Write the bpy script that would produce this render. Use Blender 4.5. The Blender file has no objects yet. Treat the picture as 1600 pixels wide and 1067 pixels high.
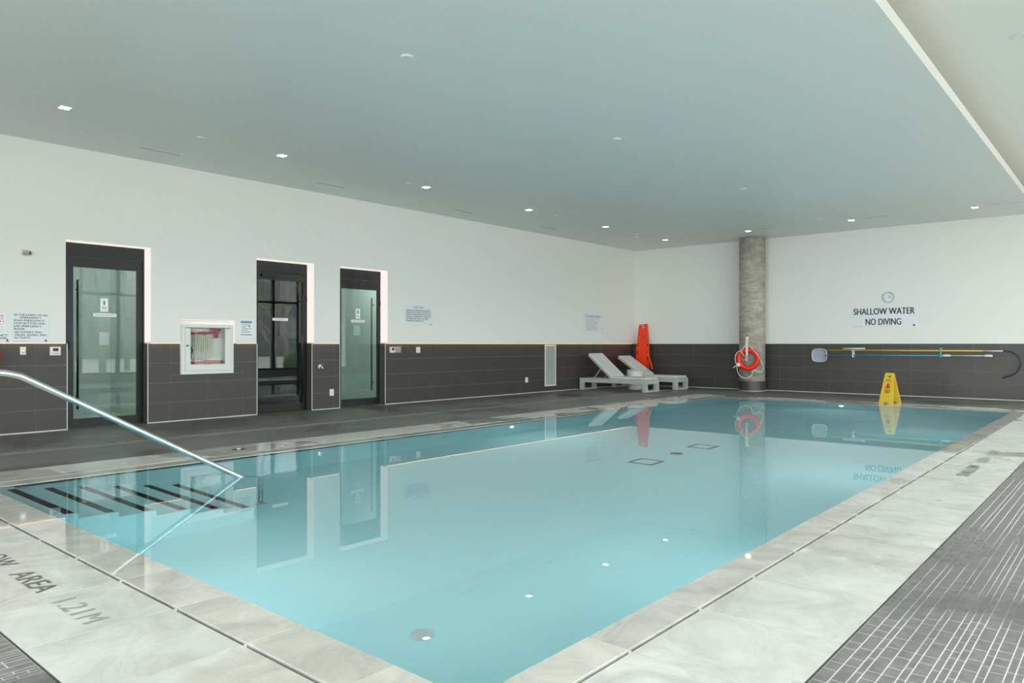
import bpy, bmesh, math, random
from mathutils import Matrix, Vector
R = math.radians
C = bpy.context.scene.collection
S = bpy.context.scene
random.seed(7)

# ------------------------------------------------------------------ camera
TH = R(40.634); FOC = 1142.83; CAMH = 1.1857
cam = bpy.data.cameras.new('camera'); camo = bpy.data.objects.new('camera', cam); C.objects.link(camo)
camo.location = (0, 0, CAMH); camo.rotation_euler = (R(90), 0, TH)
cam.sensor_width = 36; cam.lens = FOC / 1600 * 36; cam.shift_y = 4.5 / 1600
cam.clip_end = 300
S.camera = camo

# ------------------------------------------------------------------ world, exposure
w = bpy.data.worlds.new('overcast_sky'); S.world = w; w.use_nodes = True
bg = w.node_tree.nodes['Background']
bg.inputs[0].default_value = (0.945, 0.965, 0.965, 1); bg.inputs[1].default_value = 10.1
S.view_settings.view_transform = 'Standard'; S.view_settings.look = 'None'
S.view_settings.gamma = 1; S.view_settings.use_curve_mapping = False
S.view_settings.exposure = 0.0
S.cycles.use_denoising = True; S.cycles.denoiser = 'OPENIMAGEDENOISE'
S.cycles.max_bounces = 12; S.cycles.diffuse_bounces = 6; S.cycles.glossy_bounces = 6
S.cycles.transmission_bounces = 8; S.cycles.transparent_max_bounces = 16
S.cycles.caustics_refractive = True; S.cycles.caustics_reflective = True
S.cycles.sample_clamp_indirect = 8

# main dimensions (metres)
XL, YB, ZC = -11.262, 18.6, 3.913       # tile face of the door wall, back wall, hung ceiling
XR, YF = 1.3, -2.6                      # glazed wall beside the camera, glazed wall behind it
ZU = 4.3                                # slab above the hung ceiling
XD = XL - 0.17                          # plane of the doors
PX0, PX1, PY0, PY1, PZ = -7.2, -1.7, 1.77, 15.4, -1.2   # pool basin
SX0, SX1, SY0, SY1 = -7.42, -1.5, 1.51, 15.62           # gutter slot round the coping
OX0, OX1, OY0, OY1 = -8.03, -0.89, 0.915, 16.2          # outer edge of the stone border
WZ = 1.2                                # top of the wall tiling

def portal(name, loc, rot, sx, sy):
    l = bpy.data.lights.new(name, 'AREA'); l.shape = 'RECTANGLE'; l.size = sx; l.size_y = sy
    l.cycles.is_portal = True
    o = bpy.data.objects.new(name, l); C.objects.link(o); o.location = loc; o.rotation_euler = rot
portal('window_portal', (XR + 0.12, (YF + YB) / 2, 2.1), (0, R(90), 0), 3.7, YB - YF)
portal('window_portal', ((-8.4 + XR) / 2, YF - 0.12, 2.1), (R(90), 0, 0), XR + 8.4, 3.7)

# ------------------------------------------------------------------ helpers
def srgb(r, g, b):
    f = lambda c: (c / 255 / 12.92) if c / 255 <= 0.04045 else ((c / 255 + 0.055) / 1.055) ** 2.4
    return (f(r), f(g), f(b), 1)

def nodes(m): return m.node_tree.nodes, m.node_tree.links
def mat(name, col, rough=0.5, metal=0.0, bump=0.0, bscale=200, vary=0.0, vscale=3.0, spec=0.5):
    m = bpy.data.materials.new(name); m.use_nodes = True
    n, l = nodes(m); b = n['Principled BSDF']
    b.inputs['Base Color'].default_value = col; b.inputs['Roughness'].default_value = rough
    b.inputs['Metallic'].default_value = metal; b.inputs['Specular IOR Level'].default_value = spec
    if vary or bump:
        g = n.new('ShaderNodeNewGeometry')
    if vary:
        t = n.new('ShaderNodeTexNoise'); t.inputs['Scale'].default_value = vscale; t.inputs['Detail'].default_value = 6
        l.new(g.outputs['Position'], t.inputs['Vector'])
        r = n.new('ShaderNodeMixRGB'); r.blend_type = 'MIX'
        r.inputs[1].default_value = tuple(c * (1 - vary) for c in col[:3]) + (1,)
        r.inputs[2].default_value = tuple(min(1, c * (1 + vary)) for c in col[:3]) + (1,)
        l.new(t.outputs['Fac'], r.inputs[0]); l.new(r.outputs[0], b.inputs['Base Color'])
    if bump:
        t2 = n.new('ShaderNodeTexNoise'); t2.inputs['Scale'].default_value = bscale
        l.new(g.outputs['Position'], t2.inputs['Vector'])
        bp = n.new('ShaderNodeBump'); bp.inputs['Strength'].default_value = bump; bp.inputs['Distance'].default_value = 0.002
        l.new(t2.outputs['Fac'], bp.inputs['Height']); l.new(bp.outputs[0], b.inputs['Normal'])
    return m
def emis(name, col, st):
    m = bpy.data.materials.new(name); m.use_nodes = True
    n, l = nodes(m); n.remove(n['Principled BSDF'])
    e = n.new('ShaderNodeEmission'); e.inputs[0].default_value = col; e.inputs[1].default_value = st
    l.new(e.outputs[0], n['Material Output'].inputs[0]); return m
def clear(name, tint, ior=1.5, rough=0.0):
    m = bpy.data.materials.new(name); m.use_nodes = True
    n, l = nodes(m); n.remove(n['Principled BSDF'])
    t = n.new('ShaderNodeBsdfTransparent'); t.inputs[0].default_value = tint
    g = n.new('ShaderNodeBsdfGlossy'); g.inputs['Roughness'].default_value = rough
    fr = n.new('ShaderNodeFresnel'); gm = n.new('ShaderNodeNewGeometry'); mr = n.new('ShaderNodeMapRange')   # a thin pane reflects alike on both faces
    mr.inputs['To Min'].default_value = ior; mr.inputs['To Max'].default_value = 1 / ior
    l.new(gm.outputs['Backfacing'], mr.inputs[0]); l.new(mr.outputs[0], fr.inputs[0])
    mx = n.new('ShaderNodeMixShader')
    l.new(fr.outputs[0], mx.inputs[0]); l.new(t.outputs[0], mx.inputs[1]); l.new(g.outputs[0], mx.inputs[2])
    l.new(mx.outputs[0], n['Material Output'].inputs[0]); return m

def box(bm, x0, x1, y0, y1, z0, z1):
    v = [bm.verts.new(p) for p in ((x0,y0,z0),(x1,y0,z0),(x1,y1,z0),(x0,y1,z0),(x0,y0,z1),(x1,y0,z1),(x1,y1,z1),(x0,y1,z1))]
    for f in ((3,2,1,0),(4,5,6,7),(0,1,5,4),(1,2,6,5),(2,3,7,6),(3,0,4,7)): bm.faces.new([v[i] for i in f])
def boxes(*bs):
    bm = bmesh.new()
    for b in bs: box(bm, *b)
    return bm
def rbox(b, r=0.01, seg=2):
    bm = boxes(b); bmesh.ops.bevel(bm, geom=bm.edges[:], offset=r, segments=seg, profile=0.5, affect='EDGES'); return bm
def quad(bm, *ps): return bm.faces.new([bm.verts.new(p) for p in ps])
def tube(bm, pts, r, n=10, closed=False, cap=True):
    pts = [Vector(p) for p in pts]; N = len(pts); rings = []; up = None
    for i, p in enumerate(pts):
        a = pts[(i - 1) % N] if (closed or i > 0) else p
        b = pts[(i + 1) % N] if (closed or i < N - 1) else p
        t = (b - a).normalized()
        if up is None: up = Vector((0, 0, 1)) if abs(t.z) < 0.9 else Vector((1, 0, 0))
        u = (up - t * up.dot(t)).normalized(); v = t.cross(u); up = u
        rr = r[i] if isinstance(r, (list, tuple)) else r
        rings.append([bm.verts.new(p + (u * math.cos(2*math.pi*k/n) + v * math.sin(2*math.pi*k/n)) * rr) for k in range(n)])
    for i in range(N if closed else N - 1):
        A, B = rings[i], rings[(i + 1) % N]
        for k in range(n): bm.faces.new((A[k], A[(k+1) % n], B[(k+1) % n], B[k]))
    if cap and not closed:
        bm.faces.new(rings[0][::-1]); bm.faces.new(rings[-1])
    return bm
def curve(pts, n=8):
    "Catmull-Rom through pts"
    P = [Vector(p) for p in pts]; P = [2*P[0]-P[1]] + P + [2*P[-1]-P[-2]]; out = []
    for i in range(1, len(P) - 2):
        for k in range(n):
            t = k / n; a, b, c, d = P[i-1:i+3]
            out.append(0.5*((2*b)+(c-a)*t+(2*a-5*b+4*c-d)*t*t+(3*b-a-3*c+d)*t**3))
    return out + [P[-2]]
def lathe(bm, prof, n=24, c=(0, 0, 0)):
    rings = [[bm.verts.new((c[0]+r*math.cos(2*math.pi*k/n), c[1]+r*math.sin(2*math.pi*k/n), c[2]+z)) for k in range(n)] for r, z in prof]
    for A, B in zip(rings, rings[1:]):
        for k in range(n): bm.faces.new((A[k], A[(k+1) % n], B[(k+1) % n], B[k]))
    bm.faces.new(rings[0][::-1]); bm.faces.new(rings[-1]); return bm
def mesh(bm, m, smooth=False, name='mesh'):
    bmesh.ops.recalc_face_normals(bm, faces=bm.faces[:])
    me = bpy.data.meshes.new(name); bm.to_mesh(me); bm.free()
    if m: me.materials.append(m)
    if smooth:
        for p in me.polygons: p.use_smooth = True
    return me
def obj(name, bm, m, parent=None, loc=(0, 0, 0), rot=(0, 0, 0), smooth=False, label=None):
    me = bm if isinstance(bm, bpy.types.Mesh) else mesh(bm, m, smooth, name)
    o = bpy.data.objects.new(name, me); C.objects.link(o)
    o.location = loc; o.rotation_euler = rot
    if parent: o.parent = parent
    if label: o['label'] = label
    return o
def tag(o, label, cat, group=None, kind=None):
    o['label'] = label; o['category'] = cat
    if group: o['group'] = group
    if kind: o['kind'] = kind
    return o
def thing(name, label, cat, loc=(0, 0, 0), rot=(0, 0, 0), group=None, kind=None):
    o = bpy.data.objects.new(name, None); C.objects.link(o); o.location = loc; o.rotation_euler = rot
    return tag(o, label, cat, group, kind)
def copy_tree(o, parent=None):
    c = o.copy(); C.objects.link(c); c.parent = parent
    for ch in list(o.children): copy_tree(ch, c)
    return c
def cut(rect, holes):
    "rectangle (a0,a1,b0,b1) minus hole rectangles -> list of rectangles"
    out = [rect]
    for h in holes:
        nxt = []
        for a0, a1, b0, b1 in out:
            h0, h1, g0, g1 = max(a0, h[0]), min(a1, h[1]), max(b0, h[2]), min(b1, h[3])
            if h0 >= h1 or g0 >= g1: nxt.append((a0, a1, b0, b1)); continue
            if b0 < g0: nxt.append((a0, a1, b0, g0))
            if g1 < b1: nxt.append((a0, a1, g1, b1))
            if a0 < h0: nxt.append((a0, h0, g0, g1))
            if h1 < a1: nxt.append((h1, a1, g0, g1))
        out = nxt
    return [r for r in out if r[1]-r[0] > 0.012 and r[3]-r[2] > 0.012]

# lettering -------------------------------------------------------------
_tc = {}
def text_verts(s, bold):
    k = s
    if k not in _tc:
        cu = bpy.data.curves.new('lettering', 'FONT'); cu.body = s; cu.size = 1; cu.resolution_u = 3
        cu.extrude = 0
        o = bpy.data.objects.new('lettering', cu); C.objects.link(o)
        dg = bpy.context.evaluated_depsgraph_get(); dg.update()
        me = bpy.data.meshes.new_from_object(o.evaluated_get(dg))
        _tc[k] = ([v.co.copy() for v in me.vertices], [tuple(p.vertices) for p in me.polygons])
        bpy.data.objects.remove(o); bpy.data.curves.remove(cu); bpy.data.meshes.remove(me)
    return _tc[k]
def text_into(bm, s, u0, u1, v0, v1, bold=0.0, ref=None):
    "writes s into the rectangle u0..u1, v0..v1 of the local xy plane (u1 None: keep the proportions)"
    V, F = text_verts(s, bold)
    xs = [v.x for v in V]; ys = [v.y for v in (text_verts(ref, bold)[0] if ref else V)]
    sy = (v1 - v0) / (max(ys) - min(ys)); sx = sy if u1 is None else (u1 - u0) / (max(xs) - min(xs))
    for i_, d in enumerate((-bold, 0, bold) if bold else (0,)):
        nv = [bm.verts.new((u0 + (v.x - min(xs) + d) * sx, v0 + (v.y - min(ys)) * sy, i_ * 0.0003)) for v in V]
        for f in F:
            try: bm.faces.new([nv[i] for i in f])
            except ValueError: pass
ON_LEFT = Matrix(((0, 0, 1, 0), (1, 0, 0, 0), (0, 1, 0, 0), (0, 0, 0, 1)))     # x->+Y, y->+Z, normal +X
ON_BACK = Matrix(((1, 0, 0, 0), (0, 0, -1, 0), (0, 1, 0, 0), (0, 0, 0, 1)))    # x->+X, y->+Z, normal -Y
ON_FLOOR_RIGHT = Matrix(((0, -1, 0, 0), (1, 0, 0, 0), (0, 0, 1, 0), (0, 0, 0, 1)))  # x->+Y, y->-X
def flat(name, bm, m, M, parent, label=None):
    bm.transform(M); me = bpy.data.meshes.new(name); bm.to_mesh(me); bm.free(); me.materials.append(m)
    o = bpy.data.objects.new(name, me); C.objects.link(o); o.parent = parent
    if label: o['label'] = label
    return o

# ------------------------------------------------------------------ materials
M = {}
M['paint'] = mat('white_wall_paint', (0.83, 0.838, 0.805, 1), 0.75, bump=0.05, bscale=150)
M['ceil'] = mat('ceiling_paint', (0.78, 0.81, 0.805, 1), 0.45, bump=0.03, bscale=60)
M['walltile'] = mat('charcoal_wall_tile', srgb(67, 64, 61), 0.42, vary=0.10, vscale=5, bump=0.06, bscale=350)
M['grout'] = mat('light_grey_grout', srgb(140, 140, 136), 0.9)
M['trim'] = mat('white_metal_trim', srgb(205, 205, 200), 0.4)
M['black'] = mat('black_aluminium', srgb(24, 26, 26), 0.35)
M['blackp'] = mat('black_plastic', srgb(18, 18, 19), 0.4)
M['whitep'] = mat('white_plastic', srgb(225, 226, 222), 0.4)
M['greyp'] = mat('grey_plastic', srgb(165, 160, 154), 0.4)
M['steel'] = mat('brushed_steel', (0.78, 0.79, 0.78, 1), 0.22, metal=1.0)
M['chrome'] = mat('chrome', (0.85, 0.86, 0.86, 1), 0.1, metal=1.0)
M['red'] = mat('red_enamel', srgb(190, 14, 16), 0.3)
M['redhose'] = mat('red_brass_valve', srgb(170, 30, 26), 0.4)
M['hose'] = mat('canvas_hose', srgb(200, 196, 184), 0.8)
M['orange'] = mat('orange_red_plastic', srgb(252, 62, 12), 0.35)
M['ring'] = mat('red_orange_vinyl', srgb(236, 34, 8), 0.4)
M['rope'] = mat('white_rope', srgb(225, 222, 214), 0.8)
M['yellow'] = mat('yellow_plastic', srgb(234, 198, 62), 0.4)
M['yellowpole'] = mat('yellow_pole', srgb(205, 176, 60), 0.35)
M['bluepole'] = mat('blue_pole', srgb(60, 140, 160), 0.3)
M['teal'] = mat('teal_bracket', srgb(95, 160, 165), 0.4)
M['navy'] = mat('navy_hook_rubber', srgb(34, 44, 78), 0.45)
M['net'] = mat('pale_mesh_net', srgb(168, 172, 186), 0.8, vary=0.1, vscale=60)
M['netrim'] = mat('net_rim_plastic', srgb(200, 208, 212), 0.4)
M['ink'] = mat('black_print', srgb(30, 33, 36), 0.6)
M['inkgrey'] = mat('grey_print', srgb(120, 126, 130), 0.6)
M['inkred'] = mat('red_print', srgb(200, 60, 66), 0.6)
M['inkblue'] = mat('blue_print', srgb(110, 150, 190), 0.6)
M['inkorange'] = mat('orange_print', srgb(240, 96, 20), 0.5)
M['paper'] = mat('white_paper', (0.86, 0.88, 0.90, 1), 0.6)
M['sign'] = mat('white_acrylic_sign', (0.79, 0.815, 0.85, 1), 0.35)
M['floorink'] = mat('dark_floor_letter', srgb(150, 152, 150), 0.35)  # paler copy of the letter colour, with sky sheen put in
M['floorink_dark'] = mat('black_floor_letter', srgb(92, 94, 93), 0.35)
M['lframe'] = mat('grey_powder_coat', srgb(176, 181, 176), 0.5)
M['cushion'] = mat('pale_grey_sling_fabric', srgb(204, 206, 201), 0.85, bump=0.2, bscale=500)
M['led'] = emis('warm_led_diffuser', (1.0, 0.92, 0.84, 1), 0.98)
M['ledstrip'] = emis('warm_led_strip', (1.0, 0.60, 0.34, 1), 6.5)
M['lamp'] = emis('downlight_lens', (1.0, 0.96, 0.9, 1), 35)
M['poollamp'] = emis('pool_light_lens', (0.78, 1.0, 1.0, 1), 720)
M['glass'] = clear('clear_green_glass', (0.82, 0.87, 0.86, 1), 1.6)
M['winglass'] = clear('window_glass', (0.97, 0.985, 0.98, 1), 1.5)
M['plaster'] = mat('pale_turquoise_pool_plaster', (0.68, 0.95, 0.985, 1), 0.6, vary=0.01, vscale=1.2)
M['strip'] = mat('black_nosing_strip', srgb(26, 30, 32), 0.6)
M['darkslot'] = mat('brown_gutter_channel', srgb(62, 52, 42), 0.6)
M['joint'] = mat('grey_stone_joint', srgb(96, 94, 90), 0.9)
M['edge'] = mat('dark_metal_edging', srgb(58, 58, 58), 0.5)
M['spacer'] = mat('white_spacer', srgb(215, 214, 208), 0.6)
M['drain'] = mat('grey_drain_grate', srgb(120, 122, 118), 0.5)
M['mullion'] = mat('dark_green_grey_aluminium', srgb(72, 80, 80), 0.4)
M['snow'] = mat('pale_winter_ground', srgb(158, 153, 145), 0.9, vary=0.12, vscale=0.6)
M['bark'] = mat('grey_bark', srgb(150, 145, 138), 0.9)
M['facade'] = mat('grey_brick_facade', srgb(104, 110, 110), 0.9, vary=0.2, vscale=0.7)
M['facadeglass'] = mat('facade_window', srgb(120, 132, 136), 0.2)
M['bush'] = mat('green_bush', srgb(60, 84, 58), 0.9, vary=0.3, vscale=9)

def concrete():
    m = mat('raw_concrete', srgb(165, 160, 152), 0.75, bump=0.25, bscale=40)
    n, l = nodes(m); b = n['Principled BSDF']; g = n.new('ShaderNodeNewGeometry')
    mp = n.new('ShaderNodeMapping'); mp.inputs['Scale'].default_value = (1.2, 1.2, 3.0); l.new(g.outputs['Position'], mp.inputs[0])
    t = n.new('ShaderNodeTexNoise'); t.inputs['Scale'].default_value = 2.6; t.inputs['Detail'].default_value = 9; t.inputs['Roughness'].default_value = 0.72
    l.new(mp.outputs[0], t.inputs[0])
    cr = n.new('ShaderNodeValToRGB'); e = cr.color_ramp.elements
    e[0].position = 0.3; e[0].color = srgb(130, 125, 115); e[1].position = 0.68; e[1].color = srgb(204, 199, 188)
    l.new(t.outputs['Fac'], cr.inputs[0])
    v = n.new('ShaderNodeTexVoronoi'); v.inputs['Scale'].default_value = 14; l.new(g.outputs['Position'], v.inputs['Vector'])
    r2 = n.new('ShaderNodeValToRGB'); r2.color_ramp.elements[0].position = 0.03; r2.color_ramp.elements[0].color = (0.35,)*3 + (1,); r2.color_ramp.elements[1].position = 0.09
    l.new(v.outputs['Distance'], r2.inputs[0])
    mx = n.new('ShaderNodeMixRGB'); mx.blend_type = 'MULTIPLY'; mx.inputs[0].default_value = 0.5
    l.new(cr.outputs[0], mx.inputs[1]); l.new(r2.outputs[0], mx.inputs[2]); l.new(mx.outputs[0], b.inputs['Base Color'])
    return m
M['concrete'] = concrete()

def wet_mask(n, l, scale, lo, hi, seed, stretch=(1, 1, 1)):
    g = n.new('ShaderNodeNewGeometry'); mp = n.new('ShaderNodeMapping'); mp.inputs['Location'].default_value = (seed, seed * 1.7, 0)
    mp.inputs['Scale'].default_value = stretch
    l.new(g.outputs['Position'], mp.inputs[0])
    t = n.new('ShaderNodeTexNoise'); t.inputs['Scale'].default_value = scale; t.inputs['Detail'].default_value = 4; t.inputs['Roughness'].default_value = 0.5
    l.new(mp.outputs[0], t.inputs[0])
    r = n.new('ShaderNodeMapRange'); r.inputs['From Min'].default_value = lo; r.inputs['From Max'].default_value = hi
    l.new(t.outputs['Fac'], r.inputs[0]); return r.outputs[0], g
def stone(name='pale_grey_stone_tile', lo=0.50, hi=0.56, dark=(0.88, 0.87, 0.85, 1)):
    m = mat(name, srgb(200, 200, 196), 0.4); n, l = nodes(m); b = n['Principled BSDF']
    wet, g = wet_mask(n, l, 0.9, lo, hi, 3.0)
    t = n.new('ShaderNodeTexNoise'); t.inputs['Scale'].default_value = 3.2; t.inputs['Detail'].default_value = 9
    t.inputs['Roughness'].default_value = 0.68; t.inputs['Distortion'].default_value = 0.8
    oi = n.new('ShaderNodeObjectInfo'); ad = n.new('ShaderNodeVectorMath'); ad.operation = 'ADD'
    cm = n.new('ShaderNodeVectorMath'); cm.operation = 'SCALE'; cm.inputs['Scale'].default_value = 30
    cb = n.new('ShaderNodeCombineXYZ'); l.new(oi.outputs['Random'], cb.inputs[0]); l.new(oi.outputs['Random'], cb.inputs[2])
    l.new(cb.outputs[0], cm.inputs[0]); l.new(g.outputs['Position'], ad.inputs[0]); l.new(cm.outputs[0], ad.inputs[1])
    l.new(ad.outputs[0], t.inputs[0])
    cr = n.new('ShaderNodeValToRGB'); e = cr.color_ramp.elements
    e[0].position = 0.32; e[0].color = srgb(176, 176, 171); e[1].position = 0.66; e[1].color = srgb(212, 212, 207)
    l.new(t.outputs['Fac'], cr.inputs[0])
    mx = n.new('ShaderNodeMixRGB'); mx.blend_type = 'MULTIPLY'; mx.inputs[2].default_value = dark
    l.new(wet, mx.inputs[0]); l.new(cr.outputs[0], mx.inputs[1]); l.new(mx.outputs[0], b.inputs['Base Color'])
    rr = n.new('ShaderNodeMapRange'); rr.inputs['To Min'].default_value = 0.30; rr.inputs['To Max'].default_value = 0.03
    l.new(wet, rr.inputs[0]); l.new(rr.outputs[0], b.inputs['Roughness'])
    return m
M['stone'] = stone()
M['wetstone'] = stone('wet_stone_coping', -1.0, 0.0, (0.90, 0.88, 0.86, 1))
def mosaic_piece():
    m = mat('grey_mosaic_tile', srgb(128, 130, 128), 0.4); n, l = nodes(m); b = n['Principled BSDF']
    wet, g = wet_mask(n, l, 1.3, 0.48, 0.60, 11.0, (1, 0.5, 1))
    oi = n.new('ShaderNodeObjectInfo')
    t = n.new('ShaderNodeTexNoise'); t.inputs['Scale'].default_value = 18; l.new(g.outputs['Position'], t.inputs[0])
    cr = n.new('ShaderNodeValToRGB'); e = cr.color_ramp.elements
    e[0].position = 0.3; e[0].color = srgb(108, 108, 106); e[1].position = 0.7; e[1].color = srgb(128, 128, 126)
    l.new(t.outputs['Fac'], cr.inputs[0])
    mx = n.new('ShaderNodeMixRGB'); mx.blend_type = 'MULTIPLY'; mx.inputs[2].default_value = (0.66, 0.65, 0.64, 1)
    l.new(wet, mx.inputs[0]); l.new(cr.outputs[0], mx.inputs[1]); l.new(mx.outputs[0], b.inputs['Base Color'])
    rr = n.new('ShaderNodeMapRange'); rr.inputs['To Min'].default_value = 0.45; rr.inputs['To Max'].default_value = 0.2
    l.new(wet, rr.inputs[0]); l.new(rr.outputs[0], b.inputs['Roughness'])
    return m
M['mosaic'] = mosaic_piece()
def mosaic_grout():
    m = mat('mosaic_grout', srgb(205, 205, 202), 0.8); n, l = nodes(m); b = n['Principled BSDF']
    wet, g = wet_mask(n, l, 1.3, 0.48, 0.60, 11.0, (1, 0.5, 1))
    mx = n.new('ShaderNodeMixRGB'); mx.inputs[1].default_value = srgb(214, 214, 211); mx.inputs[2].default_value = srgb(104, 103, 100)
    l.new(wet, mx.inputs[0]); l.new(mx.outputs[0], b.inputs['Base Color'])
    return m
M['mosgrout'] = mosaic_grout()
def mosaic_far():
    m = mat('grey_mosaic_deck', srgb(104, 103, 98), 0.35); n, l = nodes(m); b = n['Principled BSDF']
    g = n.new('ShaderNodeNewGeometry'); mp = n.new('ShaderNodeMapping'); mp.inputs['Rotation'].default_value = (0, 0, R(90))
    l.new(g.outputs['Position'], mp.inputs[0])
    br = n.new('ShaderNodeTexBrick'); br.offset = 0.37; br.offset_frequency = 3
    br.inputs['Color1'].default_value = srgb(108, 107, 102); br.inputs['Color2'].default_value = srgb(92, 91, 87)
    br.inputs['Mortar'].default_value = srgb(126, 125, 120); br.inputs['Scale'].default_value = 1
    br.inputs['Brick Width'].default_value = 0.14; br.inputs['Row Height'].default_value = 0.036; br.inputs['Mortar Size'].default_value = 0.003
    l.new(mp.outputs[0], br.inputs[0])
    wet, g2 = wet_mask(n, l, 0.8, 0.50, 0.60, 21.0)
    mx = n.new('ShaderNodeMixRGB'); mx.blend_type = 'MULTIPLY'; mx.inputs[2].default_value = (0.62, 0.61, 0.6, 1)
    l.new(wet, mx.inputs[0]); l.new(br.outputs[0], mx.inputs[1]); l.new(mx.outputs[0], b.inputs['Base Color'])
    rr = n.new('ShaderNodeMapRange'); rr.inputs['To Min'].default_value = 0.5; rr.inputs['To Max'].default_value = 0.28
    l.new(wet, rr.inputs[0]); l.new(rr.outputs[0], b.inputs['Roughness'])
    return m
M['mosfar'] = mosaic_far()
def water():
    m = bpy.data.materials.new('pool_water'); m.use_nodes = True; n, l = nodes(m); n.remove(n['Principled BSDF'])
    rf = n.new('ShaderNodeBsdfRefraction'); rf.inputs['Color'].default_value = (0.92, 0.985, 1.0, 1); rf.inputs['IOR'].default_value = 1.333; rf.inputs['Roughness'].default_value = 0
    gl = n.new('ShaderNodeBsdfGlossy'); gl.inputs['Roughness'].default_value = 0.0
    fr = n.new('ShaderNodeFresnel'); fr.inputs[0].default_value = 1.333
    mx = n.new('ShaderNodeMixShader')
    g = n.new('ShaderNodeNewGeometry'); t = n.new('ShaderNodeTexNoise'); t.inputs['Scale'].default_value = 2.2; t.inputs['Detail'].default_value = 2
    l.new(g.outputs['Position'], t.inputs[0])
    bp = n.new('ShaderNodeBump'); bp.inputs['Strength'].default_value = 0.03; bp.inputs['Distance'].default_value = 0.003
    l.new(t.outputs['Fac'], bp.inputs['Height'])
    for s in (rf, gl, fr): l.new(bp.outputs[0], s.inputs['Normal'])
    l.new(fr.outputs[0], mx.inputs[0]); l.new(rf.outputs[0], mx.inputs[1]); l.new(gl.outputs[0], mx.inputs[2])
    l.new(mx.outputs[0], n['Material Output'].inputs[0]); return m
M['water'] = water()

# ------------------------------------------------------------------ floor
MX1, MY1 = 1.25, 9.5          # the mosaic near the camera is laid piece by piece up to here
NX0, NY0 = -4.3, -0.6
bm = bmesh.new()
for a0, a1, b0, b1 in cut((XL - 0.25, XR + 0.1, YF - 0.1, YB + 0.1), [(OX0, OX1, OY0, OY1), (OX1, MX1, OY0, MY1), (NX0, MX1, NY0, OY0)]):
    box(bm, a0, a1, b0, b1, -0.08, 0.0)
floor = obj('floor', bm, M['mosfar']); tag(floor, 'dark grey strip mosaic deck around the swimming pool', 'floor', kind='structure')
gb = boxes((OX1, MX1, OY0, MY1, -0.08, -0.0015), (NX0, MX1, NY0, OY0, -0.08, -0.0015))
obj('grout_bed', gb, M['mosgrout'], floor, label='pale grout bed of the strip mosaic')
sb = boxes(*[(a0, a1, b0, b1, -0.08, -0.012) for a0, a1, b0, b1 in cut((OX0, OX1, OY0, OY1), [(SX0 - 0.02, SX1 + 0.02, SY0 - 0.02, SY1 + 0.02)])])
obj('mortar_bed', sb, M['joint'], floor)
obj('edge_trim', boxes((OX1, OX1 + 0.006, OY0 - 0.006, MY1, -0.05, 0.0005), (NX0, OX1, OY0 - 0.006, OY0, -0.05, 0.0005)), M['edge'], floor, label='thin dark metal edging between stone and mosaic')
# stone border tiles
def stone_tile(a0, a1, b0, b1):
    g = 0.0026
    bm = boxes((0, a1 - a0 - 2*g, 0, b1 - b0 - 2*g, -0.012, 0))
    obj('stone_tile', bm, M['stone'], floor, loc=(a0 + g, b0 + g, random.uniform(0, 0.0006)))
def runs(lo, hi, ref, step):
    k = math.ceil((lo - ref) / step + 1e-6); e = [lo]
    while ref + k * step < hi - 0.02:
        if ref + k * step - e[-1] > 0.02: e.append(ref + k * step)
        k += 1
    return list(zip(e, e[1:] + [hi]))
for a, b in runs(OX0, OX1, -2.69, 0.6): stone_tile(a, b, OY0, SY0 - 0.012)
for a, b in runs(SY0 - 0.012, OY1, 3.05, 0.6):
    stone_tile(SX1 + 0.012, OX1, a, b); stone_tile(OX0, SX0 - 0.012, a, b)
for a, b in runs(SX0 - 0.012, SX1 + 0.012, -2.69, 0.6): stone_tile(a, b, SY1 + 0.012, OY1)
# strip mosaic, piece by piece
def proj(x, y, z):
    fx, fy = -math.sin(TH), math.cos(TH); d = x*fx + y*fy
    if d < 0.3: return None
    return 800 + FOC*(x*fy - y*fx)/d, 538 + FOC*(CAMH - z)/d
pieces = []
def lay(x0, x1, y0, y1):
    x = x0 + 0.002
    while x < x1 - 0.012:
        wd = min(random.choice((0.023, 0.023, 0.023, 0.047, 0.047)), x1 - 0.002 - x)
        y = y0 + 0.002
        first = random.choice((0.04, 0.08, 0.12, 0.16))
        while y < y1 - 0.012:
            ln = first or random.choice((0.075, 0.115, 0.155)); first = None
            ln = min(ln, y1 - 0.002 - y)
            pieces.append((x, y, wd, ln)); y += ln + 0.004
        x += wd + 0.004
lay(OX1 + 0.006, MX1, OY0, MY1); lay(NX0, MX1, NY0, OY0 - 0.006)
def shown(p):
    q = [proj(p[0] + i*p[2], p[1] + j*p[3], 0) for i, j in ((0,0),(1,0),(1,1),(0,1))]
    if any(c is None for c in q): return 0
    cx, cy = sum(c[0] for c in q)/4, sum(c[1] for c in q)/4
    if not (0 <= cx <= 1600 and 0 <= cy <= 1067): return 0
    return abs(sum(q[i][0]*q[(i+1) % 4][1] - q[(i+1) % 4][0]*q[i][1] for i in range(4)))/2
pieces.sort(key=shown, reverse=True)
def piece_mesh(bm, x, y, wd, ln):
    c = 0.0005; z0, z1 = -0.0015, -0.0007
    lo = [bm.verts.new((x+a*wd, y+b*ln, z0)) for a, b in ((0,0),(1,0),(1,1),(0,1))]
    hi = [bm.verts.new((x+a*wd+c*(1-2*a), y+b*ln+c*(1-2*b), z1)) for a, b in ((0,0),(1,0),(1,1),(0,1))]
    bm.faces.new(hi)
    for i in range(4): bm.faces.new((lo[i], lo[(i+1) % 4], hi[(i+1) % 4], hi[i]))
cache = {}
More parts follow.
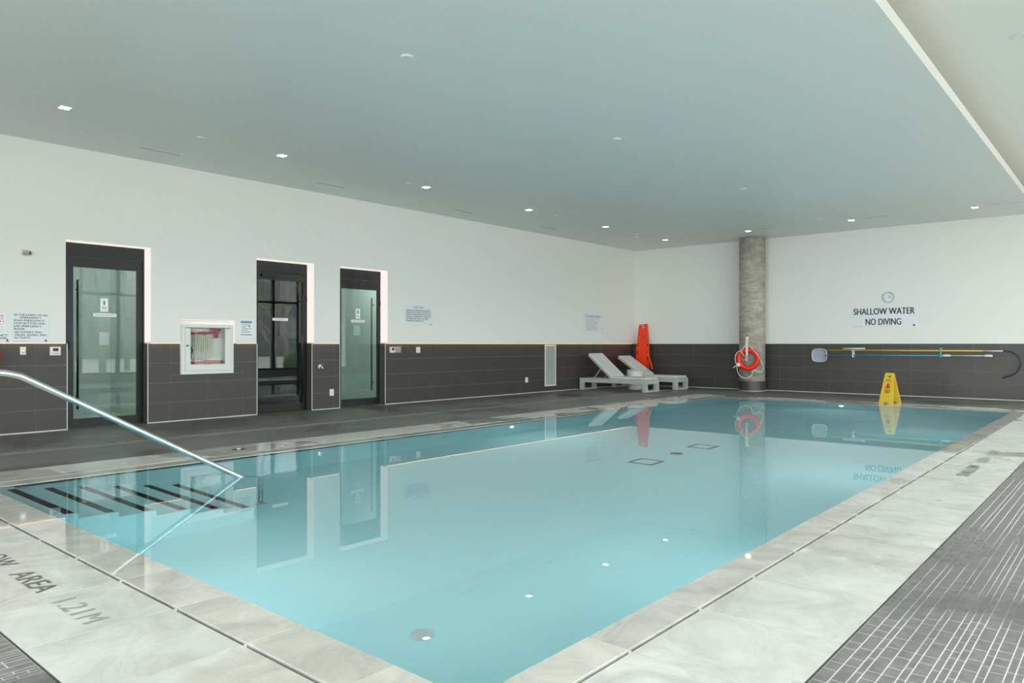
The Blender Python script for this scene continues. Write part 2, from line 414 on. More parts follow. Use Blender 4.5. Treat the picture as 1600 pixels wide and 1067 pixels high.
for x, y, wd, ln in pieces[:300]:
    k = (round(wd, 4), round(ln, 4))
    if k not in cache:
        b_ = bmesh.new(); piece_mesh(b_, 0, 0, wd, ln); cache[k] = mesh(b_, M['mosaic'], name='mosaic_piece')
    obj('mosaic_piece', cache[k], None, floor, loc=(x, y, 0))
b_ = bmesh.new()
for p in pieces[300:]: piece_mesh(b_, *p)
o = obj('mosaic_field', b_, M['mosaic'], floor); o['kind'] = 'stuff'

# ------------------------------------------------------------------ pool
pool = thing('swimming_pool', 'long rectangular indoor pool with flush stone coping and corner steps', 'pool')
bm = bmesh.new(); zt = -0.03
quad(bm, (PX0,PY0,PZ), (PX1,PY0,PZ), (PX1,PY1,PZ), (PX0,PY1,PZ))
for a, b in (((PX0,PY0),(PX1,PY0)), ((PX1,PY0),(PX1,PY1)), ((PX1,PY1),(PX0,PY1)), ((PX0,PY1),(PX0,PY0))):
    quad(bm, (*a, PZ), (*b, PZ), (*b, zt), (*a, zt))
bmesh.ops.remove_doubles(bm, verts=bm.verts[:], dist=1e-4)
obj('basin', bm, M['plaster'], pool, label='pale turquoise plastered basin')
bm = boxes(*[(a0, a1, b0, b1, -0.12, -0.042) for a0, a1, b0, b1 in cut((SX0 - 0.02, SX1 + 0.02, SY0 - 0.02, SY1 + 0.02), [(PX0, PX1, PY0, PY1)])])
obj('gutter_channel', bm, M['darkslot'], pool, label='narrow brown gutter slot')
def coping(a0, a1, b0, b1):
    bm = boxes((0, a1-a0-0.002, 0, b1-b0-0.002, -0.035, 0)); bmesh.ops.bevel(bm, geom=[e for e in bm.edges if all(v.co.z > -0.001 for v in e.verts)], offset=0.001, segments=1, affect='EDGES')
    obj('coping_tile', bm, M['wetstone'], pool, loc=(a0+0.001, b0+0.001, 0.0))
for a, b in runs(SX0 + 0.008, SX1 - 0.008, -2.69, 0.6):
    coping(a, b, SY0 + 0.008, PY0); coping(a, b, PY1, SY1 - 0.008)
for a, b in runs(PY0, PY1, 3.05, 0.6):
    coping(PX1, SX1 - 0.008, a, b); coping(SX0 + 0.008, PX0, a, b)
sp = mesh(boxes((-0.006, 0.006, -0.006, 0.006, -0.042, -0.004)), M['spacer'], name='spacer')
for a, b in runs(OX0, OX1, -2.69, 0.6):
    if SX0 < b < SX1: obj('slot_spacer', sp, None, pool, loc=(b, SY0, 0))
for a, b in runs(PY0, PY1, 3.05, 0.6):
    obj('slot_spacer', sp, None, pool, loc=(SX1, b, 0)); obj('slot_spacer', sp, None, pool, loc=(SX0, b, 0))
yprev = PY0
for i in range(6):
    y1 = 1.93 + 0.27*i; z1 = -0.03 - 0.165*i
    st = obj('step', boxes((PX0, -5.70, yprev, y1, PZ, z1)), M['plaster'], pool)
    obj('nosing_strip', boxes((-7.06, -5.74, y1 - 0.075, y1 - 0.012, z1, z1 + 0.004)), M['strip'], st, label='black non-slip nosing strip')
    yprev = y1
for cx, cy in ((-4.46, 7.65), (-4.44, 9.10)):
    bm = boxes(*[(a0, a1, b0, b1, PZ, PZ+0.008) for a0, a1, b0, b1 in cut((cx-.165, cx+.165, cy-.165, cy+.165), [(cx-.125, cx+.125, cy-.125, cy+.125)])])
    d = obj('main_drain', bm, M['strip'], pool, label='square black framed floor drain')
    obj('drain_cover', boxes((cx-.125, cx+.125, cy-.125, cy+.125, PZ, PZ+0.005)), M['plaster'], d)
obj('relief_valve', lathe(bmesh.new(), [(0.085, 0), (0.085, 0.006), (0.06, 0.01)], 20, (-4.455, 8.39, PZ)), M['strip'], pool)
obj('floor_inlet', lathe(bmesh.new(), [(0.07, 0), (0.07, 0.01), (0.03, 0.02)], 20, (-3.09, 2.82, PZ)), M['whitep'], pool)
for loc, rot in (((PX0, 8.36, -0.42), (0, R(90), 0)), ((-4.53, PY1, -0.48), (R(90), 0, 0)), ((PX1, 4.6, -0.42), (0, R(-90), 0)), ((PX1, 8.36, -0.42), (0, R(-90), 0)), ((PX1, 12.2, -0.42), (0, R(-90), 0)), ((-4.3, PY0, -0.48), (R(-90), 0, 0))):  # lamps on the right and near walls are unseen, added to brighten the pool
    L = obj('pool_light', lathe(bmesh.new(), [(0.06, 0), (0.06, 0.015), (0.042, 0.02)], 20), M['whitep'], pool, loc=loc, rot=rot)
    obj('lens', lathe(bmesh.new(), [(0.036, 0.02), (0.032, 0.026), (0.015, 0.029)], 16), M['poollamp'], L)
bm = bmesh.new(); e = 0.0005; zw = -0.004
quad(bm, (PX0-e, PY0-e, zw), (PX1+e, PY0-e, zw), (PX1+e, PY1+e, zw), (PX0-e, PY1+e, zw))
wt = obj('pool_water', bm, M['water']); tag(wt, 'still turquoise water filling the swimming pool to the brim', 'water', kind='stuff')

# floor lettering
ref = 'SHALLOW'
t = thing('depth_marking', 'grey letters SHALLOW AREA 1.21 M on near border tiles', 'floor marking', (0, 0, 0.0012))
for s, u0, u1, m in (('SHALLOW', -5.36, -4.60, 'floorink_dark'), ('AREA', -4.42, -3.985, 'floorink_dark'), ('1.21', -3.79, -3.545, 'floorink'), ('M', -3.49, -3.39, 'floorink')):
    b_ = bmesh.new(); text_into(b_, s, u0, u1, 1.168, 1.272, 0.010, ref if s in ('SHALLOW', 'AREA') else None)
    flat('lettering', b_, M[m], Matrix.Identity(4), t)
t = thing('depth_marking', 'grey letters SHALLOW AREA 1.21 M along the far side border', 'floor marking', (0, 0, 0.0012))
for s, u0, u1, m in (('SHALLOW', 7.64, 8.40, 'floorink_dark'), ('AREA', 8.62, 9.06, 'floorink'), ('1.21', 9.28, 9.53, 'floorink'), ('M', 9.59, 9.70, 'floorink')):
    b_ = bmesh.new(); text_into(b_, s, u0, u1, 1.165, 1.268, 0.010)
    flat('lettering', b_, M[m], ON_FLOOR_RIGHT, t)
# linear floor drain beside the doors, round cap in the border
t = thing('linear_floor_drain', 'long pale slotted drain channel in the deck before the doors', 'floor drain', (-9.3, 0, 0.0))
obj('channel', boxes((-0.07, -0.062, YF+0.2, YB-0.4, 0, 0.004), (0.062, 0.07, YF+0.2, YB-0.4, 0, 0.004)), M['drain'], t)
bm = bmesh.new(); y = YF + 0.22
while y < YB - 0.42:
    box(bm, -0.062, 0.062, y, y + 0.022, 0, 0.003); y += 0.036
o = obj('grate_slats', bm, M['drain'], t); o['kind'] = 'stuff'
t = thing('deck_skimmer', 'small dark round cap set in the border beside the handrail', 'floor cap', (-7.72, 4.26, 0))
obj('ring', lathe(bmesh.new(), [(0.075, 0), (0.075, 0.004), (0.06, 0.006)], 20), M['blackp'], t)
obj('knob', lathe(bmesh.new(), [(0.03, 0.006), (0.03, 0.012), (0.018, 0.015)], 14), M['steel'], t)

# ------------------------------------------------------------------ ceiling
o = obj('ceiling', boxes((XL - 0.3, -1.592, YF - 0.2, YB + 0.2, ZC, ZC + 0.122)), M['ceil']); tag(o, 'large flat white ceiling panel hung over the pool', 'ceiling', kind='structure')
o = obj('ceiling_right', boxes((XL - 0.3, XR + 0.2, YF - 0.2, YB + 0.2, ZU, ZU + 0.15)), M['paint']); tag(o, 'raised white ceiling beyond the bright panel edge', 'ceiling', kind='structure')

# ------------------------------------------------------------------ door wall
DT = [(3.672, 4.757), (6.54, 7.617), (8.219, 9.296)]            # tile edges of the three openings
PP = 0.055; KP = (XL + PP) / XL          # plaster stands proud of the tiles
DW = [(a * KP, b * KP) for a, b in ((3.655, 4.803), (6.532, 7.664), (8.222, 9.36))]   # plaster edges
DTOP = 2.63
CAB = (5.24, 6.10, 0.72, 1.50); HALO = (5.255 * KP, 6.145 * KP, 1.2, 1.575)
WY0 = YF
bm = bmesh.new()
for a0, a1, b0, b1 in cut((WY0, YB + 0.2, WZ, ZC), [(a, b, 0, DTOP) for a, b in DW] + [HALO]):
    box(bm, XL - 0.28, XL + PP, a0, a1, b0, b1)
for a0, a1, b0, b1 in cut((WY0, YB + 0.2, -0.05, WZ), [(a - 0.01, b + 0.01, -1, 3) for a, b in DT] + [CAB]):
    box(bm, XL - 0.28, XL - 0.008, a0, a1, b0, b1)
box(bm, XL - 0.28, XL - 0.14, CAB[0] - 0.02, CAB[1] + 0.06, CAB[2] - 0.02, 1.6)
wl = obj('wall_left', bm, M['paint']); tag(wl, 'long white wall with three glass doors above a charcoal tiled base', 'wall', kind='structure')
obj('grout_bed', boxes(*[(XL - 0.009, XL - 0.004, a0, a1, b0, b1) for a0, a1, b0, b1 in cut((WY0, YB, 0, WZ - 0.002), [(a, b, -1, 3) for a, b in DT] + [CAB])]), M['grout'], wl)
def wall_tile(rect, axis, base, parent):
    a0, a1, b0, b1 = rect; g = 0.0022
    w_, h_ = a1 - a0 - 2*g, b1 - b0 - 2*g; k = (axis, round(w_, 3), round(h_, 3))
    if k not in cache:
        if axis == 'x': bm = boxes((-0.006, 0, 0, w_, 0, h_))
        else: bm = boxes((0, w_, 0, 0.006, 0, h_))
        bmesh.ops.bevel(bm, geom=bm.edges[:], offset=0.001, segments=1, affect='EDGES')
        cache[k] = mesh(bm, M['walltile'], name='wall_tile')
    obj('tile', cache[k], None, parent, loc=(base, a0 + g, b0 + g) if axis == 'x' else (a0 + g, base, b0 + g))
for r0 in (0, 0.3, 0.6, 0.9):
    for a, b in runs(-0.8, YB, 9.888, 0.6):
        for rect in cut((a, b, r0 + (0.015 if r0 == 0 else 0), r0 + 0.3), [(p, q, -1, 3) for p, q in DT] + [CAB]):
            wall_tile(rect, 'x', XL, wl)
for a, b in DT:     # tiled returns of the openings
    obj('tile', boxes((XD + 0.01, XL - 0.002, b, b + 0.008, 0.0, WZ)), M['walltile'], wl)
    obj('tile', boxes((XD + 0.01, XL - 0.002, a - 0.008, a, 0.0, WZ)), M['walltile'], wl)
n = 1
for a, b in DT:
    for y in (a, b):
        o = obj('trim_%d' % n, boxes((XL - 0.004, XL + 0.003, y - 0.006, y + 0.006, 0, WZ)), M['trim'])
        tag(o, 'thin white metal tile edging beside a glass door opening', 'trim', 'tile edgings at the doors', 'structure'); n += 1
bb = boxes(*[(XL - 0.004, XL + 0.003, a0, a1, 0, 0.015) for a0, a1, b0, b1 in cut((-0.8, YB, 0, 0.015 + 0.01), [(a, b, -1, 3) for a, b in DT])])
o = obj('baseboard_left', bb, M['trim']); tag(o, 'thin pale strip along the foot of the door wall', 'baseboard', kind='structure')
# warm light line under the plaster and light reveals round the doors and the cabinet
segs = cut((-0.8, YB - 0.15, 0, 1), [(a, b, -1, 3) for a, b in DW] + [(CAB[0], CAB[1] + 0.045, -1, 3)])
o = obj('trim_%d' % n, boxes(*[(XL + 0.022, XL + 0.038, a0, a1, WZ - 0.0018, WZ - 0.0005) for a0, a1, b0, b1 in segs]), M['ledstrip'])
tag(o, 'warm light line under the plaster above the charcoal tiles', 'light strip', kind='structure'); n += 1
ord_ = ('tallest, beside the emergency sign', 'beside the hose cabinet', 'beside the caution sign')
for (a, b), s in zip(DW, ord_):
    bm = boxes((XD + 0.01, XL + PP - 0.006, a, b, DTOP - 0.006, DTOP - 0.001), (XD + 0.01, XL + PP - 0.006, b - 0.006, b - 0.001, WZ + 0.02, DTOP - 0.006))
    o = obj('trim_%d' % n, bm, M['led']); tag(o, 'glowing white reveal around the glass door, ' + s, 'light strip', kind='structure'); n += 1
bm = boxes((XL - 0.13, XL + PP - 0.008, HALO[0], HALO[1], HALO[3] - 0.005, HALO[3] - 0.001), (XL - 0.13, XL + PP - 0.008, HALO[1] - 0.005, HALO[1] - 0.001, WZ, HALO[3] - 0.005))
o = obj('trim_%d' % n, bm, M['led']); tag(o, 'glowing white halo around the hose cabinet', 'light strip', kind='structure'); n += 1

# ------------------------------------------------------------------ back wall
bm = boxes((XL - 0.3, XR + 0.2, YB - 0.004, YB + 0.25, WZ, ZU), (XL - 0.3, XR + 0.2, YB + 0.008, YB + 0.25, -0.05, WZ))
wb = obj('wall_back', bm, M['paint']); tag(wb, 'white end wall above charcoal tiles behind the concrete column', 'wall', kind='structure')
obj('grout_bed', boxes((XL, XR, YB + 0.004, YB + 0.009, 0, WZ)), M['grout'], wb)
for r0 in (0, 0.3, 0.6, 0.9):
    for a, b in runs(XL, XR, -6.955, 0.6): wall_tile((a, b, r0 + (0.015 if r0 == 0 else 0), r0 + 0.3), 'y', YB, wb)
o = obj('baseboard_back', boxes((XL, XR, YB - 0.003, YB + 0.004, 0, 0.015)), M['trim']); tag(o, 'thin pale strip along the foot of the end wall', 'baseboard', kind='structure')

# ------------------------------------------------------------------ glazed walls (beside and behind the camera)
o = obj('wall_right', boxes((XR, XR + 0.2, YF - 0.2, YB + 0.2, -0.1, 0.25), (XR, XR + 0.2, YF - 0.2, YB + 0.2, 4.0, ZU), (XR, XR + 0.2, YF + 0.02 + 1.08*19, YB + 0.2, 0.25, 4.0)), M['paint']); tag(o, 'low sill and header of the glazed wall facing the doors', 'wall', kind='structure')
o = obj('wall_front', boxes((XL - 0.3, XR, YF - 0.2, YF, -0.1, 0.25), (XL - 0.3, XR, YF - 0.2, YF, 4.0, ZU), (XL - 0.3, -8.4, YF - 0.2, YF, 0.25, 4.0)), M['paint']); tag(o, 'half glazed near end wall behind the viewer', 'wall', kind='structure')  # glazed stretch of this unseen wall is sized for the daylight it admits
def window(nm, wd):
    fr = boxes((-0.08, 0.06, 0, 0.09, 0.25, 4.0), (-0.06, 0.05, 0.09, wd, 0.25, 0.31), (-0.06, 0.05, 0.09, wd, 3.94, 4.0), (-0.06, 0.05, 0.09, wd, 2.70, 2.78))
    o = obj(nm, fr, M['mullion']); tag(o, 'dark framed full height window bay facing the glass doors', 'window', 'bays of the glazed walls', 'structure')
    obj('pane', boxes((-0.006, 0.006, 0.09, wd, 0.31, 2.70)), M['winglass'], o)
    obj('pane', boxes((-0.006, 0.006, 0.09, wd, 2.78, 3.94)), M['winglass'], o)
    return o
wproto = window('window_1', 1.08); k = 1; y = YF + 0.02; wproto.location = (XR + 0.1, y, 0)
while y + 2.16 < 18.0:
    y += 1.08; k += 1; c = copy_tree(wproto); c.name = 'window_%d' % k; c.location = (XR + 0.1, y, 0)
x = XR - 0.03
while x > -7.7:
    k += 1; c = copy_tree(wproto); c.name = 'window_%d' % k; c.location = (x, YF - 0.1, 0); c.rotation_euler = (0, 0, R(90)); x -= 1.08  # unseen bays behind the camera, added for daylight

# ------------------------------------------------------------------ doors and the rooms behind
def door(nm, label, y0, y1, gy0, gy1, gz0, gz1, ztr, wall, hy, hinges, inside=False):
    t = thing(nm, label, 'door', (XD, 0, 0), kind='structure')
    a, b = y0 - 0.02, y1 + 0.045
    obj('transom_panel', boxes((-0.06, 0.004, a, b, ztr, DTOP - 0.008)), M['black'], t)
    obj('frame', boxes((-0.08, 0.0, a, y0 + 0.05, 0, ztr), (-0.08, 0.0, gy1 + 0.075, b, 0, ztr)), M['black'], t)
    lf = boxes((-0.05, -0.004, y0 + 0.052, gy0, 0.008, ztr - 0.006), (-0.05, -0.004, gy1, gy1 + 0.07, 0.008, ztr - 0.006),
               (-0.05, -0.004, gy0, gy1, 0.008, gz0), (-0.05, -0.004, gy0, gy1, gz1, ztr - 0.006))
    leaf = obj('door_leaf', lf, M['black'], t)
    obj('glass', boxes((-0.032, -0.022, gy0, gy1, gz0, gz1)), M['glass'], leaf)
    x = -0.085 if inside else 0.045
    hd = bmesh.new(); tube(hd, [(x, hy, 0.27), (x, hy, 2.1)], 0.016, 10)
    H = obj('handle', hd, M['blackp'], leaf, smooth=True)
    for z in (0.44, 1.96):
        s_ = bmesh.new(); tube(s_, [(-0.02, hy, z), (x, hy, z)], 0.01, 8); obj('standoff', s_, M['blackp'], leaf)
    for y, z in hinges:
        s_ = bmesh.new(); tube(s_, [(0.002, y, z - 0.05), (0.002, y, z + 0.05)], 0.012, 8); obj('hinge', s_, M['blackp'], leaf)
    # the room behind
    d = 2.2; X0 = XD - 0.08
    rm = bmesh.new(); ya, yb = a - 0.25, b + 0.35; z1 = 2.9
    if nm == 'door_2': yb = b + 0.1
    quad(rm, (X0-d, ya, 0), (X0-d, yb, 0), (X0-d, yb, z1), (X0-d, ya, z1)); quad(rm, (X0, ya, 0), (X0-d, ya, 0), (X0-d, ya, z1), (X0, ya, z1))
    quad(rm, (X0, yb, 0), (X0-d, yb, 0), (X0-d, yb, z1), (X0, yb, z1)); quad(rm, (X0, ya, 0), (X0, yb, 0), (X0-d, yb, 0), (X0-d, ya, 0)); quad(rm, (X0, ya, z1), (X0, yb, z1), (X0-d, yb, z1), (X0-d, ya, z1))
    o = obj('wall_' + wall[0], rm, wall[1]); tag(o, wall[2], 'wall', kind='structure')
    if wall[3]:
        pl = bpy.data.lights.new('corridor_light', 'POINT'); pl.energy = wall[3]; pl.shadow_soft_size = 0.15; pl.color = (0.95, 1, 0.96)
        po = bpy.data.objects.new('corridor_light', pl); C.objects.link(po); po.location = (X0 - 0.35, (ya + yb)/2 + 0.1, 2.78)
    return t, leaf
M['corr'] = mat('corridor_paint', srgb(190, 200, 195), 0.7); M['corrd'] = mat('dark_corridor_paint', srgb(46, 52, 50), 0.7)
door('door_1', 'black framed glass door nearest the emergency sign', 3.672, 4.757, 3.806, 4.675, 0.13, 2.285, 2.435, ('corridor', M['corr'], 'pale passage wall behind the glass door by the emergency sign', 36), 3.845, [(3.75, 1.18)])
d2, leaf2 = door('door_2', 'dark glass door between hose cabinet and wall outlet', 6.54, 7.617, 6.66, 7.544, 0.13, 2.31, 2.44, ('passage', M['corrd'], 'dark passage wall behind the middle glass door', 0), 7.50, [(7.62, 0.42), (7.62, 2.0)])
obj('closer_box', boxes((-0.004, 0.03, 6.72, 7.03, 2.345, 2.405)), M['blackp'], leaf2)
door('door_3', 'black framed glass door beside the caution sign', 8.219, 9.296, 8.38, 9.25, 0.14, 2.25, 2.43, ('lobby', M['corr'], 'grey green lobby wall behind the glass door by the caution sign', 36), 9.16, [(9.31, 0.42), (9.31, 2.0)], inside=True)

# notices on the glass
def notice(nm, label, cat, y0, y1, z0, z1, x=XD - 0.018, m='paper', group=None):
    t = thing(nm, label, cat, (x, 0, 0), group=group)
    obj('sheet', boxes((0, 0.003, y0, y1, z0, z1)), M[m], t); return t
def print_lines(t, lines, m, x=0.0036, nm='print'):
    obj(nm, boxes(*[(0.0032, x, a0, a1, b0, b1) for a0, a1, b0, b1 in lines]), M[m], t)
t = notice('door_notice', 'small white portrait notice on the glass door by the emergency sign', 'notice', 4.166, 4.27, 1.662, 1.854)
print_lines(t, [(4.205, 4.23, 1.76, 1.82), (4.19, 4.245, 1.70, 1.706), (4.19, 4.245, 1.714, 1.72), (4.185, 4.25, 1.728, 1.734)], 'inkgrey')
t = notice('door_plate', 'white lettered strip on the glass door by the emergency sign', 'door plate', 4.072, 4.385, 1.588, 1.637)
print_lines(t, [(4.095 + 0.03*i, 4.118 + 0.03*i, 1.608, 1.618) for i in range(9)], 'inkgrey')
notice('door_notice', 'blank pale sheet lowest on the glass door by the emergency sign', 'notice', 4.158, 4.288, 1.176, 1.362, x=XD - 0.037)
t = notice('door_plate', 'white lettered strip on the dark middle glass door', 'door plate', 6.942, 7.244, 1.60, 1.648)
print_lines(t, [(6.985 + 0.03*i, 7.008 + 0.03*i, 1.62, 1.63) for i in range(7)], 'inkgrey')
t = notice('door_notice', 'small white portrait notice on the glass door by the caution sign', 'notice', 8.721, 8.827, 1.681, 1.874)
print_lines(t, [(8.76, 8.79, 1.78, 1.84), (8.745, 8.80, 1.72, 1.726), (8.745, 8.80, 1.735, 1.741)], 'inkgrey')
t = notice('door_plate', 'white lettered strip on the glass door by the caution sign', 'door plate', 8.615, 8.935, 1.609, 1.66)
print_lines(t, [(8.65 + 0.03*i, 8.673 + 0.03*i, 1.63, 1.64) for i in range(9)], 'inkgrey')
notice('door_notice', 'blank pale sheet lowest on the glass door by the caution sign', 'notice', 8.691, 8.843, 1.36, 1.554, x=XD - 0.037)

# ------------------------------------------------------------------ signs and fittings on the door wall
WF = XL + PP + 0.0005      # plaster face
def sign_left(nm, label, y0, y1, z0, z1, m='sign'):
    t = thing(nm, label, 'sign', (WF, (KP - 1) * (y0 + y1) / 2, 0)); obj('panel', rbox((0, 0.004, y0, y1, z0, z1), 0.001, 1), M[m], t); return t
def write_left(t, lines, m='ink', bold=0.012):
    for s, y0, y1, z0, z1 in lines:
        b_ = bmesh.new(); text_into(b_, s, y0, y1, z0, z1, bold)
        flat('lettering', b_, M[m], Matrix.Translation((0.0046, 0, 0)) @ ON_LEFT, t)
def logo_left(t, y, z, m='ink'):
    b_ = bmesh.new(); v = [b_.verts.new(p) for p in ((-0.016, 0, 0), (0.016, 0, 0), (0.013, 0.012, 0), (0.006, 0.014, 0), (0.006, 0.03, 0), (-0.006, 0.03, 0), (-0.006, 0.014, 0), (-0.013, 0.012, 0))]; b_.faces.new(v)
    flat('maker_mark', b_, M[m], Matrix.Translation((0.0046, y, z)) @ ON_LEFT, t)
t = sign_left('emergency_sign', 'white sign IN THE EVENT OF AN EMERGENCY above the thermostat', 3.02, 3.455, 1.215, 1.608)
rows = [('IN THE EVENT OF AN', 3.045, 3.425), ('EMERGENCY', 3.115, 3.355), ('PUSH EMERGENCY', 3.04, 3.39), ('STOP BUTTON AND', 3.04, 3.40), ('USE EMERGENCY', 3.04, 3.365), ('PHONE', 3.04, 3.165), ('AN AUDIBLE AND', 3.045, 3.36), ('VISUAL SIGNAL WILL', 3.045, 3.425), ('ACTIVATE', 3.045, 3.225)]
zs = [1.562, 1.527, 1.489, 1.451, 1.413, 1.376, 1.336, 1.299, 1.262]
write_left(t, [(s, a, b, z, z + 0.025) for (s, a, b), z in zip(rows, zs)], bold=0.02); logo_left(t, 3.41, 1.226)
print_lines(t, [(3.045, 3.20, 1.229, 1.232)], 'inkgrey', 0.0046)
t = sign_left('emergency_sign', 'white sign EMERGENCY PHONE above the red extinguisher', 2.55, 2.985, 1.215, 1.61)
obj('card', boxes((0.004, 0.006, 2.60, 2.945, 1.335, 1.60)), M['paper'], t)
for i, s in enumerate(('IN CASE OF', 'EMERGENCY', 'CALL 911')):
    b_ = bmesh.new(); text_into(b_, s, 2.66, 2.925, 1.545 - 0.037*i, 1.568 - 0.037*i, 0.02)
    flat('red_lettering', b_, M['inkred'], Matrix.Translation((0.0066, 0, 0)) @ ON_LEFT, t)
obj('rule', boxes(*[(0.006, 0.0064, 2.62, 2.928, z, z + 0.003) for z in (1.445, 1.41, 1.375, 1.35)]), M['inkgrey'], t)
write_left(t, [('EMERGENCY', 2.70, 2.968, 1.292, 1.317), ('PHONE', 2.80, 2.958, 1.255, 1.28)], bold=0.02); logo_left(t, 2.965, 1.226)
t = sign_left('caution_sign', 'white CAUTION sign with six lines of print right of the doors', 9.79, 10.575, 1.575, 1.995)
cl = ['THIS POOL IS UNSUPERVISED. BATHERS', 'UNDER TWELVE YEARS OF AGE ARE NOT', 'ALLOWED WITHIN THE POOL ENCLOSURE', 'UNLESS ACCOMPANIED BY A PARENT OR', 'HIS OR HER AGENT WHO IS NOT LESS', 'THAN SIXTEEN YEARS OF AGE.']
ends = [10.49, 10.50, 10.51, 10.51, 10.43, 10.31]
write_left(t, [(s, 9.83, e, 1.862 - 0.042*i, 1.888 - 0.042*i) for i, (s, e) in enumerate(zip(cl, ends))], bold=0.03)
write_left(t, [('CAUTION', 10.02, 10.30, 1.918, 1.966)], m='inkgrey', bold=0.0); logo_left(t, 10.49, 1.585)
t = sign_left('rules_sign', 'faint white rules sign near the corner above the loungers', 16.05, 17.05, 1.50, 2.03)
b_ = bmesh.new(); text_into(b_, 'POOL REGULATIONS', 16.14, 16.86, 1.91, 1.965, 0.02)
flat('heading', b_, M['inkgrey'], Matrix.Translation((0.0046, 0, 0)) @ ON_LEFT, t)
print_lines(t, [(16.16, 16.16 + ln, 1.865 - 0.033*i, 1.872 - 0.033*i) for i, ln in enumerate((.62, .38, .6, .56, .6, .5, .58, .52, .6, .54))], 'inkgrey', 0.0046); logo_left(t, 16.90, 1.60, 'inkgrey')
t = sign_left('notice_poster', 'small white poster with blue bands right of the hose cabinet', 6.22, 6.47, 1.30, 1.60, 'paper')
obj('blue_band', boxes((0.0042, 0.0048, 6.245, 6.445, 1.535, 1.572)), M['inkblue'], t)
obj('blue_band', boxes((0.0042, 0.0048, 6.245, 6.445, 1.335, 1.352)), M['inkblue'], t)
obj('print', boxes(*[(0.0042, 0.0048, 6.255, 6.255 + ln, 1.505 - 0.022*i, 1.512 - 0.022*i) for i, ln in enumerate((.16, .1, .08, .18, .12, .17, .15))]), M['inkgrey'], t)
obj('emblem', boxes((0.0042, 0.005, 6.38, 6.415, 1.475, 1.492)), M['ink'], t)

def plate(nm, label, cat, y0, y1, z0, z1, m='whitep', dx=0.014):
    t = thing(nm, label, cat, (XL + 0.0005, (y0 + y1)/2, (z0 + z1)/2)); hy, hz = (y1 - y0)/2, (z1 - z0)/2
    obj('plate', rbox((0, dx, -hy, hy, -hz, hz), 0.003, 2), M[m], t); return t, hy, hz
t, hy, hz = plate('key_switch', 'cream key switch plate below the emergency sign', 'switch', 3.108, 3.176, 1.048, 1.152)
bm = bmesh.new(); lathe(bm, [(0.022, 0), (0.022, 0.012), (0.014, 0.016)], 16); bm.transform(Matrix.Translation((0.014, 0.002, 0)) @ Matrix.Rotation(R(90), 4, 'Y')); obj('key_barrel', bm, M['steel'], t, smooth=False)
t, hy, hz = plate('thermostat', 'white thermostat with dark screen left of the first door', 'thermostat', 3.456, 3.585, 1.036, 1.152, dx=0.03)
obj('screen', boxes((0.03, 0.032, -0.032, 0.034, 0.0, 0.04)), M['blackp'], t); obj('label_strip', boxes((0.03, 0.031, -0.045, 0.045, -0.036, -0.03)), M['inkgrey'], t)
t, hy, hz = plate('thermostat', 'small white controller with black window right of the third door', 'thermostat', 9.40, 9.525, 1.02, 1.135, dx=0.035)
obj('screen', boxes((0.035, 0.037, -0.028, 0.03, -0.01, 0.04)), M['blackp'], t)
t, hy, hz = plate('switch_plate', 'grey steel switch plate beside the small controller', 'switch', 9.556, 9.69, 1.025, 1.145, 'greyp')
obj('rocker', boxes((0.014, 0.018, -0.018, 0.018, -0.032, 0.032)), M['greyp'], t)
t, hy, hz = plate('switch_plate', 'white switch plate under the caution sign', 'switch', 10.10, 10.206, 1.012, 1.133)
obj('rocker', boxes((0.014, 0.018, -0.018, 0.018, -0.035, 0.035)), M['whitep'], t)
t, hy, hz = plate('wall_outlet', 'white wall outlet between the second and third doors', 'outlet', 7.99, 8.078, 0.243, 0.365)
obj('socket', boxes((0.014, 0.016, -0.016, 0.016, -0.04, -0.006), (0.014, 0.016, -0.016, 0.016, 0.006, 0.04)), M['whitep'], t)
t, hy, hz = plate('wall_outlet', 'white wall outlet left of the tall louvred grille', 'outlet', 13.615, 13.705, 0.265, 0.388)
obj('socket', boxes((0.014, 0.016, -0.016, 0.016, -0.04, -0.006), (0.014, 0.016, -0.016, 0.016, 0.006, 0.04)), M['whitep'], t)
t = thing('hose_bib', 'small steel tap on the tiles between the second and third doors', 'tap', (XL, 7.765, 0.785))
bm = bmesh.new(); tube(bm, [(0, 0, 0), (0.07, 0, 0), (0.10, 0, -0.015), (0.11, 0, -0.04)], 0.014, 10); obj('spout', bm, M['chrome'], t, smooth=True)
bm = bmesh.new(); tube(bm, [(0.055, 0, 0), (0.055, 0, 0.035)], 0.008, 8); tube(bm, [(0.055, -0.035, 0.038), (0.055, 0.035, 0.038)], 0.008, 8); obj('tap_handle', bm, M['chrome'], t)
bm = bmesh.new(); lathe(bm, [(0.03, 0), (0.03, 0.006)], 16); bm.transform(Matrix.Rotation(R(90), 4, 'Y')); obj('flange', bm, M['chrome'], t)
t = thing('security_camera', 'small white camera high on the wall left of the first door', 'camera', (WF, 3.14, 2.40))
bm = bmesh.new(); lathe(bm, [(0.045, 0), (0.045, 0.012), (0.03, 0.02)], 18); bm.transform(Matrix.Rotation(R(90), 4, 'Y')); obj('mount', bm, M['whitep'], t)
bm = bmesh.new(); tube(bm, [(0.03, -0.02, 0), (0.07, 0.05, -0.005)], [0.028, 0.03], 16); obj('body', bm, M['greyp'], t, smooth=False)
bm = bmesh.new(); tube(bm, [(0.069, 0.048, -0.005), (0.075, 0.06, -0.0055)], 0.022, 16); obj('lens', bm, M['blackp'], t)
t = thing('fire_extinguisher', 'red fire extinguisher on the tiles at the left picture edge', 'fire extinguisher', (XL + 0.09, 2.785, 0.0))
